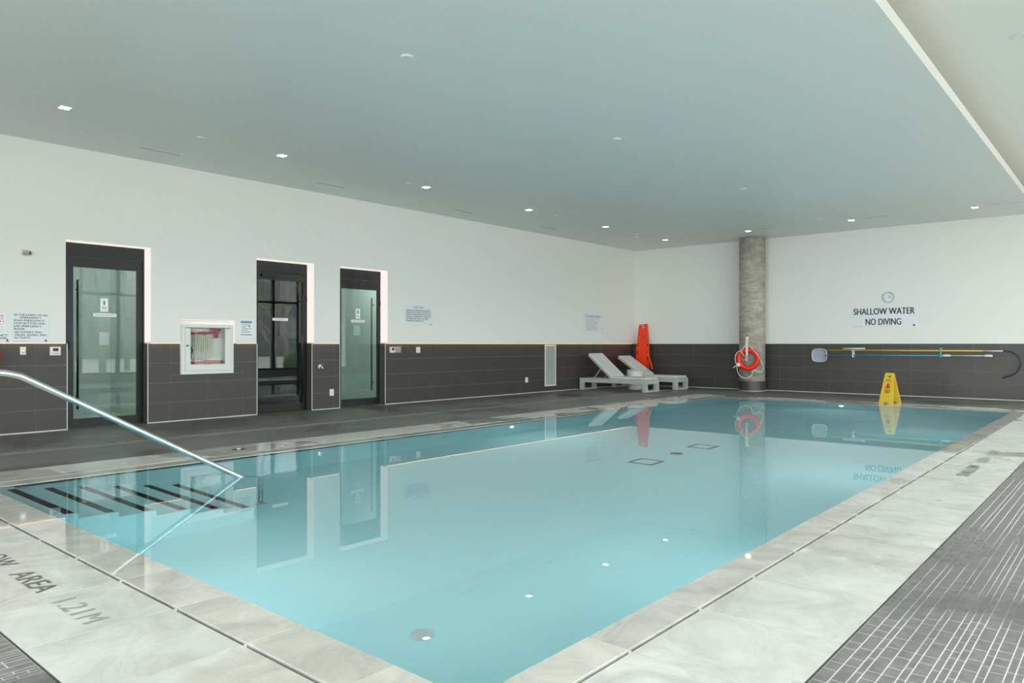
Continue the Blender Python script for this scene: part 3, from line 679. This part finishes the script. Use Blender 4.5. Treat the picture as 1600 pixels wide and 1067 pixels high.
obj('cylinder', lathe(bmesh.new(), [(0.06, 0.93), (0.085, 0.96), (0.085, 1.10), (0.07, 1.14), (0.03, 1.17)], 24), M['red'], t, smooth=True)
bm = bmesh.new(); tube(bm, curve([(0.03, 0, 1.17), (0.07, 0.02, 1.12), (0.08, 0.03, 0.97), (0.06, 0.03, 0.86)]), 0.012, 8); obj('hose', bm, M['blackp'], t, smooth=True)
obj('foot_ring', lathe(bmesh.new(), [(0.06, 0.875), (0.06, 0.935)], 20), M['red'], t)
obj('valve', boxes((-0.02, 0.03, -0.02, 0.02, 1.17, 1.19)), M['blackp'], t); obj('bracket', boxes((-0.089, -0.08, -0.04, 0.04, 0.95, 1.12)), M['red'], t)

# hose cabinet
t = thing('hose_cabinet', 'white wall cabinet with glass door and red fire hose valves', 'cabinet', (XL, 0, 0))
a, b, z0, z1 = CAB
obj('body', boxes((-0.13, -0.12, a, b, z0, z1), (-0.12, 0.022, a, a + 0.012, z0, z1), (-0.12, 0.022, b - 0.012, b, z0, z1), (-0.12, 0.022, a, b, z0, z0 + 0.012), (-0.12, 0.022, a, b, z1 - 0.012, z1)), M['whitep'], t)
obj('face_frame', boxes(*[(0.022, 0.04, p, q, r, s) for p, q, r, s in cut((a, b, z0, z1), [(a + 0.06, b - 0.045, z0 + 0.05, z1 - 0.05)])]), M['whitep'], t)
g = (5.385, 5.955, 0.868, 1.437)
dr = obj('door', boxes(*[(0.024, 0.044, p, q, r, s) for p, q, r, s in cut((a + 0.064, b - 0.049, z0 + 0.054, z1 - 0.054), [g])]), M['whitep'], t)
obj('pane', boxes((0.03, 0.034, g[0], g[1], g[2], g[3])), M['winglass'], dr)
obj('latch', rbox((0.044, 0.054, a + 0.075, a + 0.115, 1.155, 1.175), 0.003, 1), M['blackp'], dr)
bm = bmesh.new(); tube(bm, [(-0.05, 5.37, 1.355), (-0.05, 5.90, 1.375)], 0.018, 10); tube(bm, [(-0.05, 5.62, 1.363), (-0.05, 5.68, 1.365)], 0.026, 10); obj('hose_rack_pipe', bm, M['redhose'], t, smooth=True)
bm = bmesh.new(); tube(bm, [(-0.05, 5.85, 1.43), (-0.05, 5.85, 1.29)], 0.032, 12); tube(bm, [(-0.05, 5.75, 1.42), (-0.05, 5.92, 1.42)], 0.02, 10); obj('angle_valve', bm, M['redhose'], t, smooth=True)
bm = bmesh.new()
for i in range(9): tube(bm, curve([(-0.06, 5.45 + 0.035*i, 1.35), (-0.065, 5.45 + 0.035*i, 1.12), (-0.05, 5.465 + 0.035*i, 0.95), (-0.06, 5.48 + 0.035*i, 1.12), (-0.06, 5.485 + 0.035*i, 1.34)], 4), 0.014, 6)
obj('folded_hose', bm, M['hose'], t, smooth=True)
bm = bmesh.new(); tube(bm, curve([(-0.03, 5.40, 1.30), (-0.02, 5.41, 1.16), (-0.03, 5.45, 1.08), (-0.03, 5.39, 1.0), (-0.03, 5.41, 0.9)]), 0.009, 8); obj('strap', bm, M['blackp'], t, smooth=True)
bm = bmesh.new(); tube(bm, [(-0.05, 5.36, 0.895), (-0.05, 5.66, 0.9)], 0.016, 10); tube(bm, [(-0.05, 5.66, 0.9), (-0.05, 5.95, 0.905)], [0.03, 0.024], 12); obj('nozzle', bm, M['redhose'], t, smooth=True)

# tall louvred grille
t = thing('air_grille', 'tall narrow white louvred air grille in the charcoal tiles', 'air grille', (XL, 14.598, 0.65))
obj('frame', boxes(*[(0, 0.018, p, q, r, s) for p, q, r, s in cut((-0.224, 0.224, -0.51, 0.525), [(-0.195, 0.195, -0.48, 0.495)])]), M['whitep'], t)
obj('backing', boxes((0, 0.002, -0.195, 0.195, -0.48, 0.495)), M['lframe'], t)
lv = mesh(boxes((0.003, 0.012, -0.195, 0.195, -0.006, 0.006)), M['lframe'], name='louvre')
for i in range(40): obj('louvre', lv, None, t, loc=(0, 0, -0.465 + i*0.0242), rot=(0, R(25), 0))

# ------------------------------------------------------------------ handrail
t = thing('handrail', 'polished steel handrail sloping down into the corner steps', 'handrail', (-6.12, 0, 0))
pts = [(0, 1.06, 0.0), (0, 1.06, 0.90), (0, 1.09, 0.955), (0, 1.15, 0.985), (0, 1.50, 0.988), (0, 1.60, 0.982), (0, 1.69, 0.958), (0, 1.78, 0.909), (0, 3.38, 0.0), (0, 3.50, -0.07), (0, 3.57, -0.12), (0, 3.59, -0.19), (0, 3.59, PZ + 0.02)]
bm = bmesh.new(); tube(bm, pts, 0.0235, 16); obj('rail', bm, M['steel'], t, smooth=True)
for y, z in ((1.06, 0.0), (3.59, PZ)):
    obj('flange', lathe(bmesh.new(), [(0.06, 0), (0.058, 0.008), (0.03, 0.018), (0.0245, 0.022)], 20, (0, y, z)), M['steel'], t, smooth=False)

# ------------------------------------------------------------------ column, life ring
CX, CY, CR = -7.53, 18.22, 0.318
t = thing('concrete_column', 'round raw concrete column before the end wall', 'column', (CX, CY, 0), kind='structure')
obj('shaft', lathe(bmesh.new(), [(CR, 0.255), (CR, ZC)], 48), M['concrete'], t, smooth=False)
for p in t.children[0].data.polygons: p.use_smooth = len(p.vertices) == 4
obj('base_band', lathe(bmesh.new(), [(CR + 0.006, 0.015), (CR + 0.006, 0.255)], 48), M['walltile'], t)
obj('base_strip', lathe(bmesh.new(), [(CR + 0.008, 0.0), (CR + 0.008, 0.015)], 48), M['trim'], t)
rx, ry = -7.462, 17.80                      # ring centre, in front of the column
yaw = math.atan2(rx - 0, ry)                # ring faces the camera side of the column
t = thing('life_ring', 'red life ring hanging on the concrete column with white rope', 'life ring', (rx, ry, 0.817), (0, 0, R(24)))
bm = bmesh.new(); tube(bm, [(0.229*math.cos(k*2*math.pi/40), 0, 0.229*math.sin(k*2*math.pi/40)) for k in range(40)], 0.062, 14, closed=True); obj('ring', bm, M['ring'], t, smooth=True)
def rope(pts, r=0.009, nm='rope'):
    bm = bmesh.new(); tube(bm, curve(pts), r, 7); return obj(nm, bm, M['rope'], t, smooth=True)
f = -0.075
rope([(-0.06, f, 0.36), (-0.16, f, 0.22), (-0.255, f, 0.175), (-0.31, f, 0.05), (-0.30, f, -0.08), (-0.27, f, -0.14), (-0.36, f, -0.225)])
rope([(-0.18, f, 0.22), (-0.14, f, 0.14), (-0.10, f, 0.09)])
rope([(-0.16, f, 0.03), (-0.13, f, -0.02), (-0.08, f, -0.02), (-0.05, f, 0.02)], 0.006)
rope([(0.02, f, 0.36), (0.10, f, 0.25), (0.22, f, 0.12), (0.29, f, -0.02), (0.345, f, -0.15), (0.36, f, -0.25), (0.30, f, -0.32), (0.20, f, -0.30), (0.12, f, -0.27)])
rope([(-0.27, f, -0.18), (-0.25, f, -0.33), (-0.16, f, -0.45), (-0.03, f, -0.475), (0.07, f, -0.42), (0.11, f, -0.29)])
for k in range(4): rope([(-0.05 + 0.018*k, f - 0.01, 0.56), (-0.055 + 0.014*k, f - 0.012*(k % 2), 0.30), (-0.045 + 0.008*k, f - 0.01, 0.08)], 0.011, 'rope_hank')
rope([(-0.03, f, 0.10), (-0.05, f, 0.04), (-0.045, f, -0.03), (-0.025, f, -0.05), (-0.015, f, -0.02), (-0.03, f, 0.05)], 0.009, 'rope_knot')
bm = boxes((-0.045, 0.045, -0.07, 0.07, -0.045, 0.045)); bm.transform(Matrix.Translation((-0.225, 0, -0.14)) @ Matrix.Rotation(R(32), 4, 'Y')); bmesh.ops.bevel(bm, geom=bm.edges[:], offset=0.012, segments=2, affect='EDGES'); obj('tape_band', bm, M['rope'], t)
bm = bmesh.new(); tube(bm, [(-0.025, 0.10, 0.60), (-0.025, -0.09, 0.60), (-0.025, -0.09, 0.64)], 0.012, 8); obj('hook', bm, M['steel'], t, smooth=True)

# ------------------------------------------------------------------ poles on the end wall
py = YB - 0.06
t = thing('rescue_hook_pole', 'yellow pole with dark curved rescue hook on the end wall', 'pole', (0, py, 0))
def pipe(nm, pts, r, m): 
    bm = bmesh.new(); tube(bm, pts, r, 12); return obj(nm, bm, M[m], t, smooth=True)
pipe('pole', [(-5.80, 0, 1.045), (-2.55, 0, 1.045)], 0.017, 'yellowpole')
pipe('sleeve', [(-2.55, 0, 1.045), (-2.20, 0, 1.043)], 0.015, 'netrim')
pipe('hook', curve([(-2.20, 0, 1.043), (-2.08, 0, 1.035), (-1.97, 0, 0.97), (-1.905, 0, 0.85), (-1.905, 0, 0.73), (-1.96, 0, 0.60), (-2.06, 0, 0.53), (-2.14, 0, 0.505), (-2.20, 0, 0.465)]), 0.013, 'navy')
t = thing('skimmer_net', 'blue pole with pale square leaf net below the yellow pole', 'pool net', (0, py - 0.035, 0))
pipe('pole', [(-5.80, 0, 0.92), (-3.33, 0, 0.935)], 0.017, 'bluepole')
pipe('extension', [(-3.28, 0, 0.937), (-2.42, 0, 0.94)], 0.012, 'netrim')
pipe('grip', [(-3.33, 0, 0.936), (-3.27, 0, 0.936), (-3.22, 0, 0.937), (-3.15, 0, 0.937)], [0.015, 0.027, 0.027, 0.014], 'whitep')
pipe('grip', [(-2.56, 0, 0.94), (-2.50, 0, 0.94), (-2.44, 0, 0.94), (-2.38, 0, 0.94)], [0.014, 0.025, 0.026, 0.022], 'whitep')
rim = [(-5.955 + 0.175*math.copysign(abs(math.cos(a))**0.55, math.cos(a)), 0, 0.918 + 0.155*math.copysign(abs(math.sin(a))**0.55, math.sin(a))) for a in [k*2*math.pi/36 for k in range(36)]]
bm = bmesh.new(); tube(bm, rim, 0.011, 8, closed=True); obj('rim', bm, M['netrim'], t, smooth=True)
bm = bmesh.new(); fv = [bm.verts.new(p) for p in rim]; bv = [bm.verts.new((p[0]*0.9 - 0.5955, 0.05, (p[2] - 0.918)*0.9 + 0.918)) for p in rim]
for i in range(36): bm.faces.new((fv[i], fv[(i+1) % 36], bv[(i+1) % 36], bv[i]))
bm.faces.new(bv); obj('net', bm, M['net'], t)
t = thing('pole_bracket', 'white bracket holding the two poles near the leaf net', 'bracket', (-5.18, YB, 0))
obj('plate', boxes((-0.012, 0.012, -0.02, 0, 0.88, 1.06)), M['whitep'], t); obj('hanger', boxes((-0.012, 0.012, -0.135, -0.12, 0.88, 1.06)), M['whitep'], t); obj('arm', boxes((-0.012, 0.012, -0.12, -0.02, 0.88, 0.90), (-0.012, 0.012, -0.12, -0.02, 1.008, 1.026)), M['whitep'], t)
t = thing('pole_sleeve', 'pale tube lying on top of the yellow pole', 'tube', (0, py, 0))
pipe('tube', [(-5.42, 0, 1.085), (-4.95, 0, 1.085)], 0.02, 'netrim'); pipe('end_cap', [(-4.96, 0, 1.088), (-4.925, 0, 1.088)], 0.024, 'whitep')
t = thing('pole_bracket', 'teal bracket holding the two poles near the hook', 'bracket', (-3.345, YB, 0))
obj('plate', boxes((-0.01, 0.01, -0.02, 0, 0.89, 1.11)), M['teal'], t); obj('hanger', boxes((-0.01, 0.01, -0.135, -0.12, 0.90, 1.11)), M['teal'], t); obj('arm', boxes((-0.01, 0.01, -0.13, 0, 0.895, 0.91), (-0.01, 0.01, -0.13, 0, 1.015, 1.026)), M['teal'], t)

# ------------------------------------------------------------------ clock and sign on the end wall
t = thing('wall_clock', 'round silver wall clock above the no diving sign', 'clock', (-4.42, YB - 0.004, 2.28), (R(90), 0, 0))
bm = bmesh.new(); tube(bm, [(0.115*math.cos(k*math.pi/20), 0.115*math.sin(k*math.pi/20), 0.022) for k in range(40)], 0.016, 10, closed=True); obj('rim', bm, M['netrim'], t, smooth=True)
obj('dial', lathe(bmesh.new(), [(0.11, 0), (0.11, 0.018)], 40), M['sign'], t)
bm = bmesh.new()
for k in range(12):
    a = k*math.pi/6; b_ = boxes((-0.003, 0.003, 0.082, 0.098, 0.018, 0.0195)); b_.transform(Matrix.Rotation(a, 4, 'Z')); me = bpy.data.meshes.new('tmp'); b_.to_mesh(me); bm.from_mesh(me); b_.free(); bpy.data.meshes.remove(me)
obj('hour_marks', bm, M['inkgrey'], t)
for nm, ang, ln in (('hour_hand', -32, 0.055), ('minute_hand', -100, 0.08)):
    b_ = boxes((-0.004, 0.004, -0.012, ln, 0.02, 0.022)); b_.transform(Matrix.Rotation(R(ang), 4, 'Z')); obj(nm, b_, M['inkgrey'], t)
t = thing('no_diving_sign', 'white sign SHALLOW WATER NO DIVING on the end wall', 'sign', (0, YB - 0.0042, 0))
obj('panel', rbox((-5.255, -3.83, -0.004, 0, 1.585, 2.09), 0.001, 1), M['sign'], t)
for s, a, b, z in (('SHALLOW WATER', -5.19, -3.885, 1.885), ('NO DIVING', -4.92, -4.165, 1.64)):
    b_ = bmesh.new(); text_into(b_, s, a, b, z, z + 0.15, 0.03)
    flat('lettering', b_, M['ink'], Matrix.Translation((0, -0.0046, 0)) @ ON_BACK, t)
bm = bmesh.new(); lathe(bm, [(0.022, 0), (0.022, 0.0015)], 16); bm.transform(Matrix.Translation((-3.895, -0.004, 1.625)) @ Matrix.Rotation(R(90), 4, 'X')); obj('maker_mark', bm, M['ink'], t)
obj('fine_print', boxes((-5.21, -4.98, -0.0046, -0.004, 1.604, 1.608)), M['inkgrey'], t)

# ------------------------------------------------------------------ wet floor sign
t = thing('wet_floor_sign', 'yellow folding wet floor sign at the far pool edge', 'floor sign', (-3.80, 16.05, 0), (0, 0, R(-19)))
HT = 0.615
def panel(sgn):
    # tapered board with a hand hole at the top and a notch at the foot, built flat then tilted
    W0, W1 = 0.155, 0.088
    xw = lambda z: W0 + (W1 - W0)*z/HT
    bm = bmesh.new(); th = 0.008
    zs_ = [0, 0.035, 0.53, 0.575, HT]; xs_ = lambda z: [-xw(z), -0.05 if z < 0.3 else -0.035, 0.05 if z < 0.3 else 0.035, xw(z)]
    for side in (0, th):
        pass
    V = {}
    for s_ in (0, 1):
        for i, z in enumerate(zs_):
            for j, x in enumerate(xs_(z)): V[s_, i, j] = bm.verts.new((x, s_*th, z))
    for i in range(4):
        for j in range(3):
            if (i, j) in ((0, 1), (2, 1)): continue
            bm.faces.new([V[0, i, j], V[0, i, j+1], V[0, i+1, j+1], V[0, i+1, j]]); bm.faces.new([V[1, i, j], V[1, i+1, j], V[1, i+1, j+1], V[1, i, j+1]])
    cells = {(i, j) for i in range(4) for j in range(3)} - {(0, 1), (2, 1)}
    for i, j in cells:
        for di, dj, e in ((-1, 0, ((i, j), (i, j+1))), (1, 0, ((i+1, j), (i+1, j+1))), (0, -1, ((i, j), (i+1, j))), (0, 1, ((i, j+1), (i+1, j+1)))):
            if (i+di, j+dj) not in cells:
                (a, b), (c, d) = e; bm.faces.new([V[0, a, b], V[0, c, d], V[1, c, d], V[1, a, b]])
    return bm
tilt = math.asin(0.125 / HT)
pf = obj('panel', panel(0), M['yellow'], t, loc=(0, -0.135, 0), rot=(-tilt, 0, 0))
obj('panel', panel(0), M['yellow'], t, loc=(0, 0.135, 0), rot=(tilt, 0, R(0)))
bm = bmesh.new(); tube(bm, [(-0.08, 0, HT - 0.012), (0.08, 0, HT - 0.012)], 0.012, 10); obj('hinge', bm, M['yellow'], t)
ON_PANEL = Matrix(((1, 0, 0, 0), (0, 0, -1, -0.001), (0, 1, 0, 0), (0, 0, 0, 1)))
for s, wd, z in (('CAUTION', 0.10, 0.475), ('WET FLOOR', 0.13, 0.445), ('CUIDADO', 0.13, 0.265), ('PISO', 0.11, 0.237), ('MOJADO', 0.10, 0.21)):
    b_ = bmesh.new(); text_into(b_, s, -wd/2, wd/2, z, z + 0.022, 0.03); flat('lettering', b_, M['ink'], ON_PANEL, pf)
b_ = bmesh.new(); b_.faces.new([b_.verts.new(p) for p in ((-0.065, 0.31, 0), (0.065, 0.31, 0), (0.012, 0.425, 0), (-0.012, 0.425, 0))])
flat('warning_triangle', b_, M['inkorange'], ON_PANEL, pf)
b_ = bmesh.new()
for q in (((-0.018, 0.325), (0.0, 0.325), (0.02, 0.365), (0.006, 0.372)), ((0.004, 0.37), (0.02, 0.365), (0.004, 0.40), (-0.008, 0.395))): b_.faces.new([b_.verts.new((x, z, 0.0004)) for x, z in q])
flat('slipping_figure', b_, M['ink'], ON_PANEL, pf)

# ------------------------------------------------------------------ loungers, stool, spine board
def lounger(label, loc, rz, back_deg, blen):
    t = thing('sun_lounger', label, 'sun lounger', loc, (0, 0, rz), group='loungers in the corner')
    L, W, H, b = 1.98, 0.66, 0.305, 0.11      # x from 0 (head) to L (foot)
    for y in (0, W - 0.05): obj('side_rail', rbox((0, L, y, y + 0.05, H - b, H), 0.005, 1), M['lframe'], t)
    for x in (0, L - 0.06): obj('end_rail', rbox((x, x + 0.06, 0.05, W - 0.05, H - b, H), 0.005, 1), M['lframe'], t)
    for x in (0, L - 0.11):
        for y in (0, W - 0.10): obj('leg', rbox((x, x + 0.11, y, y + 0.10, 0, H - b), 0.004, 1), M['lframe'], t)
        obj('foot_rail', rbox((x, x + 0.11, 0.10, W - 0.10, 0, 0.045), 0.004, 1), M['lframe'], t)
    hx = 0.93
    obj('seat_pad', rbox((hx, L - 0.03, 0.02, W - 0.02, H, H + 0.055), 0.02, 3), M['cushion'], t)
    a = R(back_deg)
    bk = obj('backrest', rbox((-blen, 0, 0.03, W - 0.03, 0, 0.025), 0.004, 1), M['lframe'], t, loc=(hx, 0, H), rot=(0, a, 0))
    obj('back_pad', rbox((-blen - 0.01, 0, 0.02, W - 0.02, 0.03, 0.095), 0.022, 3), M['cushion'], bk)
    bm = bmesh.new(); s_ = 0.45*blen
    for y in (0.07, W - 0.07): tube(bm, [(hx - s_*math.cos(a), y, H + s_*math.sin(a)), (hx - s_*math.cos(a) - 0.22, y, H - 0.01)], 0.012, 8)
    obj('prop', bm, M['lframe'], t)
    return t
lounger('grey lounger with higher backrest, nearer the tall air grille', (-11.17, 15.74, 0), R(0.5), 40, 0.90)
lounger('grey lounger with lower backrest, in front of the orange spine board', (-11.12, 17.20, 0), R(0.5), 33, 0.90)
t = thing('drum_stool', 'white patterned drum side table between the two loungers', 'side table', (-10.12, 16.80, 0))
obj('drum', lathe(bmesh.new(), [(0.17, 0), (0.185, 0.02), (0.20, 0.15), (0.215, 0.30), (0.22, 0.44), (0.215, 0.48), (0.19, 0.495)], 28), mat('hammered_white_metal', srgb(205, 207, 207), 0.35, vary=0.35, vscale=55, bump=0.8, bscale=60), t, smooth=True)
obj('top', lathe(bmesh.new(), [(0.225, 0.495), (0.23, 0.505), (0.22, 0.515)], 28), M['cushion'], t)
# spine board leaning on the end wall
t = thing('spine_board', 'bright orange spine board standing in the corner behind the loungers', 'rescue board', (-10.72, 18.13, 0), (R(-12.5), R(-6), 0))
def outline(z):  # half width
    return 0.13 + 0.08*min(1, max(0, (1.80 - z)/0.75)) if z > 0.9 else 0.21 - 0.05*max(0, (0.5 - z)/0.5)
holes = [(0.25, .4), (0.50, .62), (0.72, .84), (0.94, 1.06), (1.16, 1.28), (1.38, 1.5)]
zz = sorted({0, 1.82, 1.70, 1.755} | {z for h_ in holes for z in h_})
bm = bmesh.new(); rows_ = []
for z in zz:
    w_ = outline(z); rows_.append([[bm.verts.new((x, y, z)) for x in (-w_, -w_ + 0.022, -w_ + 0.066, w_ - 0.066, w_ - 0.022, w_)] for y in (0, 0.045)])
cells = {(i, j) for i in range(len(zz) - 1) for j in range(5)}
for i in range(len(zz) - 1):
    if any(abs(zz[i] - h_[0]) < 1e-6 for h_ in holes): cells -= {(i, 1), (i, 3)}
    if abs(zz[i] - 1.70) < 1e-6: cells -= {(i, 2)}
for i, j in cells:
    for s_ in (0, 1): bm.faces.new([rows_[i][s_][j], rows_[i][s_][j+1], rows_[i+1][s_][j+1], rows_[i+1][s_][j]])
    for di, dj, e in ((-1, 0, ((i, j), (i, j+1))), (1, 0, ((i+1, j), (i+1, j+1))), (0, -1, ((i, j), (i+1, j))), (0, 1, ((i, j+1), (i+1, j+1)))):
        if (i+di, j+dj) not in cells:
            (a, b), (c, d) = e; bm.faces.new([rows_[a][0][b], rows_[c][0][d], rows_[c][1][d], rows_[a][1][b]])
obj('board', bm, M['orange'], t)
bm = bmesh.new(); tube(bm, curve([(0.18, -0.02, 1.12), (0.20, -0.03, 0.98), (0.27, -0.05, 0.78), (0.33, -0.06, 0.60), (0.37, -0.06, 0.45)]), 0.025, 6); obj('strap', bm, M['orange'], t, smooth=True)
obj('grip_label', boxes((-0.04, 0.04, -0.002, 0, 1.765, 1.785)), M['paper'], t)

# ------------------------------------------------------------------ ceiling fittings
def downlight(label, x, y):
    t = thing('downlight', label, 'downlight', (x, y, ZC), group='square ceiling downlights')
    obj('bezel', boxes(*[(p, q, r, s, -0.004, 0) for p, q, r, s in cut((-0.07, 0.07, -0.07, 0.07), [(-0.052, 0.052, -0.052, 0.052)])]), M['whitep'], t)
    obj('lens', boxes((-0.052, 0.052, -0.052, 0.052, -0.003, -0.0005)), M['lamp'], t)
names = ['first', 'second', 'third', 'fourth', 'fifth', 'sixth']
for i in range(6): downlight('square downlight, %s from the near end of the row above the doors' % names[i], -9.40, 3.04 + 2.813*i)
for i, x in enumerate((-7.15, -4.81, -2.49)): downlight(('square downlight above the concrete column', 'square downlight above the clock wall, second after the column', 'square downlight nearest the bright ceiling edge by the end wall')[i], x, 17.06)
def slot(label, x, y, rz):
    t = thing('slot_diffuser', label, 'air diffuser', (x, y, ZC), (0, 0, rz), group='slot air diffusers in the ceiling')
    obj('frame', boxes(*[(p, q, r, s, -0.005, 0) for p, q, r, s in cut((-0.055, 0.055, -0.30, 0.30), [(-0.035, -0.005, -0.285, 0.285), (0.005, 0.035, -0.285, 0.285)])]), M['ceil'], t)
    obj('slot_gap', boxes((-0.035, -0.005, -0.285, 0.285, -0.002, 0), (0.005, 0.035, -0.285, 0.285, -0.002, 0)), M['lframe'], t)
for i, y in enumerate((4.61, 7.49, 10.71, 13.55)): slot('white slot diffuser, %s from the near end along the door wall' % names[i], -10.5, y, 0)
for i, x in enumerate((-8.77, -6.63, -4.31, -1.99)): slot('white slot diffuser, %s from the corner along the end wall' % names[i], x, 16.9, R(90))
def sprinkler(label, x, y, z=ZC, r=0.05):
    t = thing('sprinkler_cover', label, 'sprinkler', (x, y, z), group='round ceiling covers')
    obj('ring', lathe(bmesh.new(), [(r*1.25, -0.004), (r*1.3, 0)], 24), M['ceil'], t); obj('cap', lathe(bmesh.new(), [(r*0.9, -0.014), (r, -0.01), (r, -0.004)], 24), M['ceil'], t)
for i, y in enumerate((4.61, 8.28, 12.38, 16.43)): sprinkler('flat round cover, %s of the row over the pool' % names[i], -5.27, y)
for i, y in enumerate((4.65, 8.27, 12.36)): sprinkler('flat round cover, %s of the row above the doors' % names[i], -9.40, y)
sprinkler('flat round cover on the raised ceiling at the right picture edge', -0.90, 8.95, ZU, 0.09)
t = thing('pendant_sprinkler', 'white pendant sprinkler head near the corner', 'sprinkler', (-9.45, 15.76, ZC))
obj('escutcheon', lathe(bmesh.new(), [(0.03, -0.02), (0.07, -0.006), (0.07, 0)], 20), M['whitep'], t)
bm = bmesh.new(); tube(bm, [(0, 0, -0.02), (0, 0, -0.10)], 0.016, 10); obj('stem', bm, M['whitep'], t); obj('deflector', lathe(bmesh.new(), [(0.035, -0.106), (0.035, -0.10)], 16), M['whitep'], t)

# ------------------------------------------------------------------ outdoors, seen only as reflections in the glass doors, and an added sky blocker
o = obj('ground', boxes((XR + 0.2, 70, -40, 120, -0.5, -0.3), (-40, XR + 0.2, -40, YF - 0.2, -0.5, -0.3)), M['snow']); tag(o, 'pale winter ground outside the glazed wall', 'ground', kind='structure')
o = obj('roof_overhang', boxes((XR + 0.2, XR + 2.6, YF - 2.6, YB + 0.2, 4.1, 4.4), (XL - 0.3, XR + 0.2, YF - 2.6, YF - 0.2, 4.1, 4.4)), M['paint']); tag(o, 'flat roof overhang outside above the glazed walls', 'roof', kind='structure')  # unseen slab, added to keep high sky light off the window side
t = thing('townhouse', 'dark brick building mirrored in the glass doors', 'building', (58, 0, -0.3))
obj('wall', boxes((0, 10, -10, 110, 0, 9.6)), M['facade'], t)
wm = mesh(boxes((-0.1, 0, 0, 3.4, 0, 2.6)), M['facadeglass'], name='window')
for fl in range(2):
    for k in range(16): obj('window', wm, None, t, loc=(0, -6 + 7*k, 2.2 + 4.8*fl))
def tree(label, x, y, seed, h_):
    rnd = random.Random(seed); t = thing('bare_tree', label, 'tree', (x, y, -0.3), group='bare trees mirrored in the doors')
    bt = bmesh.new(); tube(bt, [(0, 0, 0), (0.05, 0.02, h_*0.3), (0, 0.08, h_*0.55)], [0.17, 0.13, 0.09], 8); obj('trunk', bt, M['bark'], t, smooth=True)
    bb_ = bmesh.new()
    def grow(p, d, ln, r, n_):
        q = p + d*ln; mid = (p + q)/2 + Vector((rnd.uniform(-.1, .1), rnd.uniform(-.1, .1), 0.05))*ln
        tube(bb_, [p, mid, q], [r, r*0.8, r*0.55], 5)
        if n_ > 0:
            for _ in range(rnd.choice((2, 3, 3))):
                dd = (d + Vector((rnd.uniform(-.8, .8), rnd.uniform(-.8, .8), rnd.uniform(-.1, .6)))).normalized(); grow(p + d*ln*rnd.uniform(.5, 1), dd, ln*rnd.uniform(.55, .8), r*0.6, n_ - 1)
    for k in range(7):
        a = k*2.4; grow(Vector((0, 0.05, h_*(0.22 + 0.05*k))), Vector((math.cos(a), math.sin(a), 0.75)).normalized(), h_*0.24, 0.06, 3)
    obj('branches', bb_, M['bark'], t)
tl = ('leafless small tree mirrored in the door by the emergency sign', 'leafless tall tree mirrored in the door by the emergency sign', 'leafless small tree mirrored in the dark middle door', 'leafless tall tree mirrored in the dark middle door')
for i, (x, y, h_) in enumerate(((12, 12.8, 6.5), (20, 17.0, 10), (10, 20.0, 6.0), (16, 24.5, 9.0))): tree(tl[i], x, y, 40 + i, h_)
t = thing('round_bush', 'low green bush mirrored in the dark middle door', 'bush', (8.5, 20.6, -0.3))
bm = bmesh.new(); bmesh.ops.create_icosphere(bm, subdivisions=4, radius=0.8)
for v in bm.verts: v.co *= 1 + 0.12*math.sin(9*v.co.x + 3)*math.sin(11*v.co.y)*math.sin(8*v.co.z + 1); v.co.z = v.co.z*0.8 + 0.5
obj('foliage', bm, M['bush'], t, smooth=True); obj('stem', boxes((-0.05, 0.05, -0.05, 0.05, 0, 0.3)), M['bark'], t)
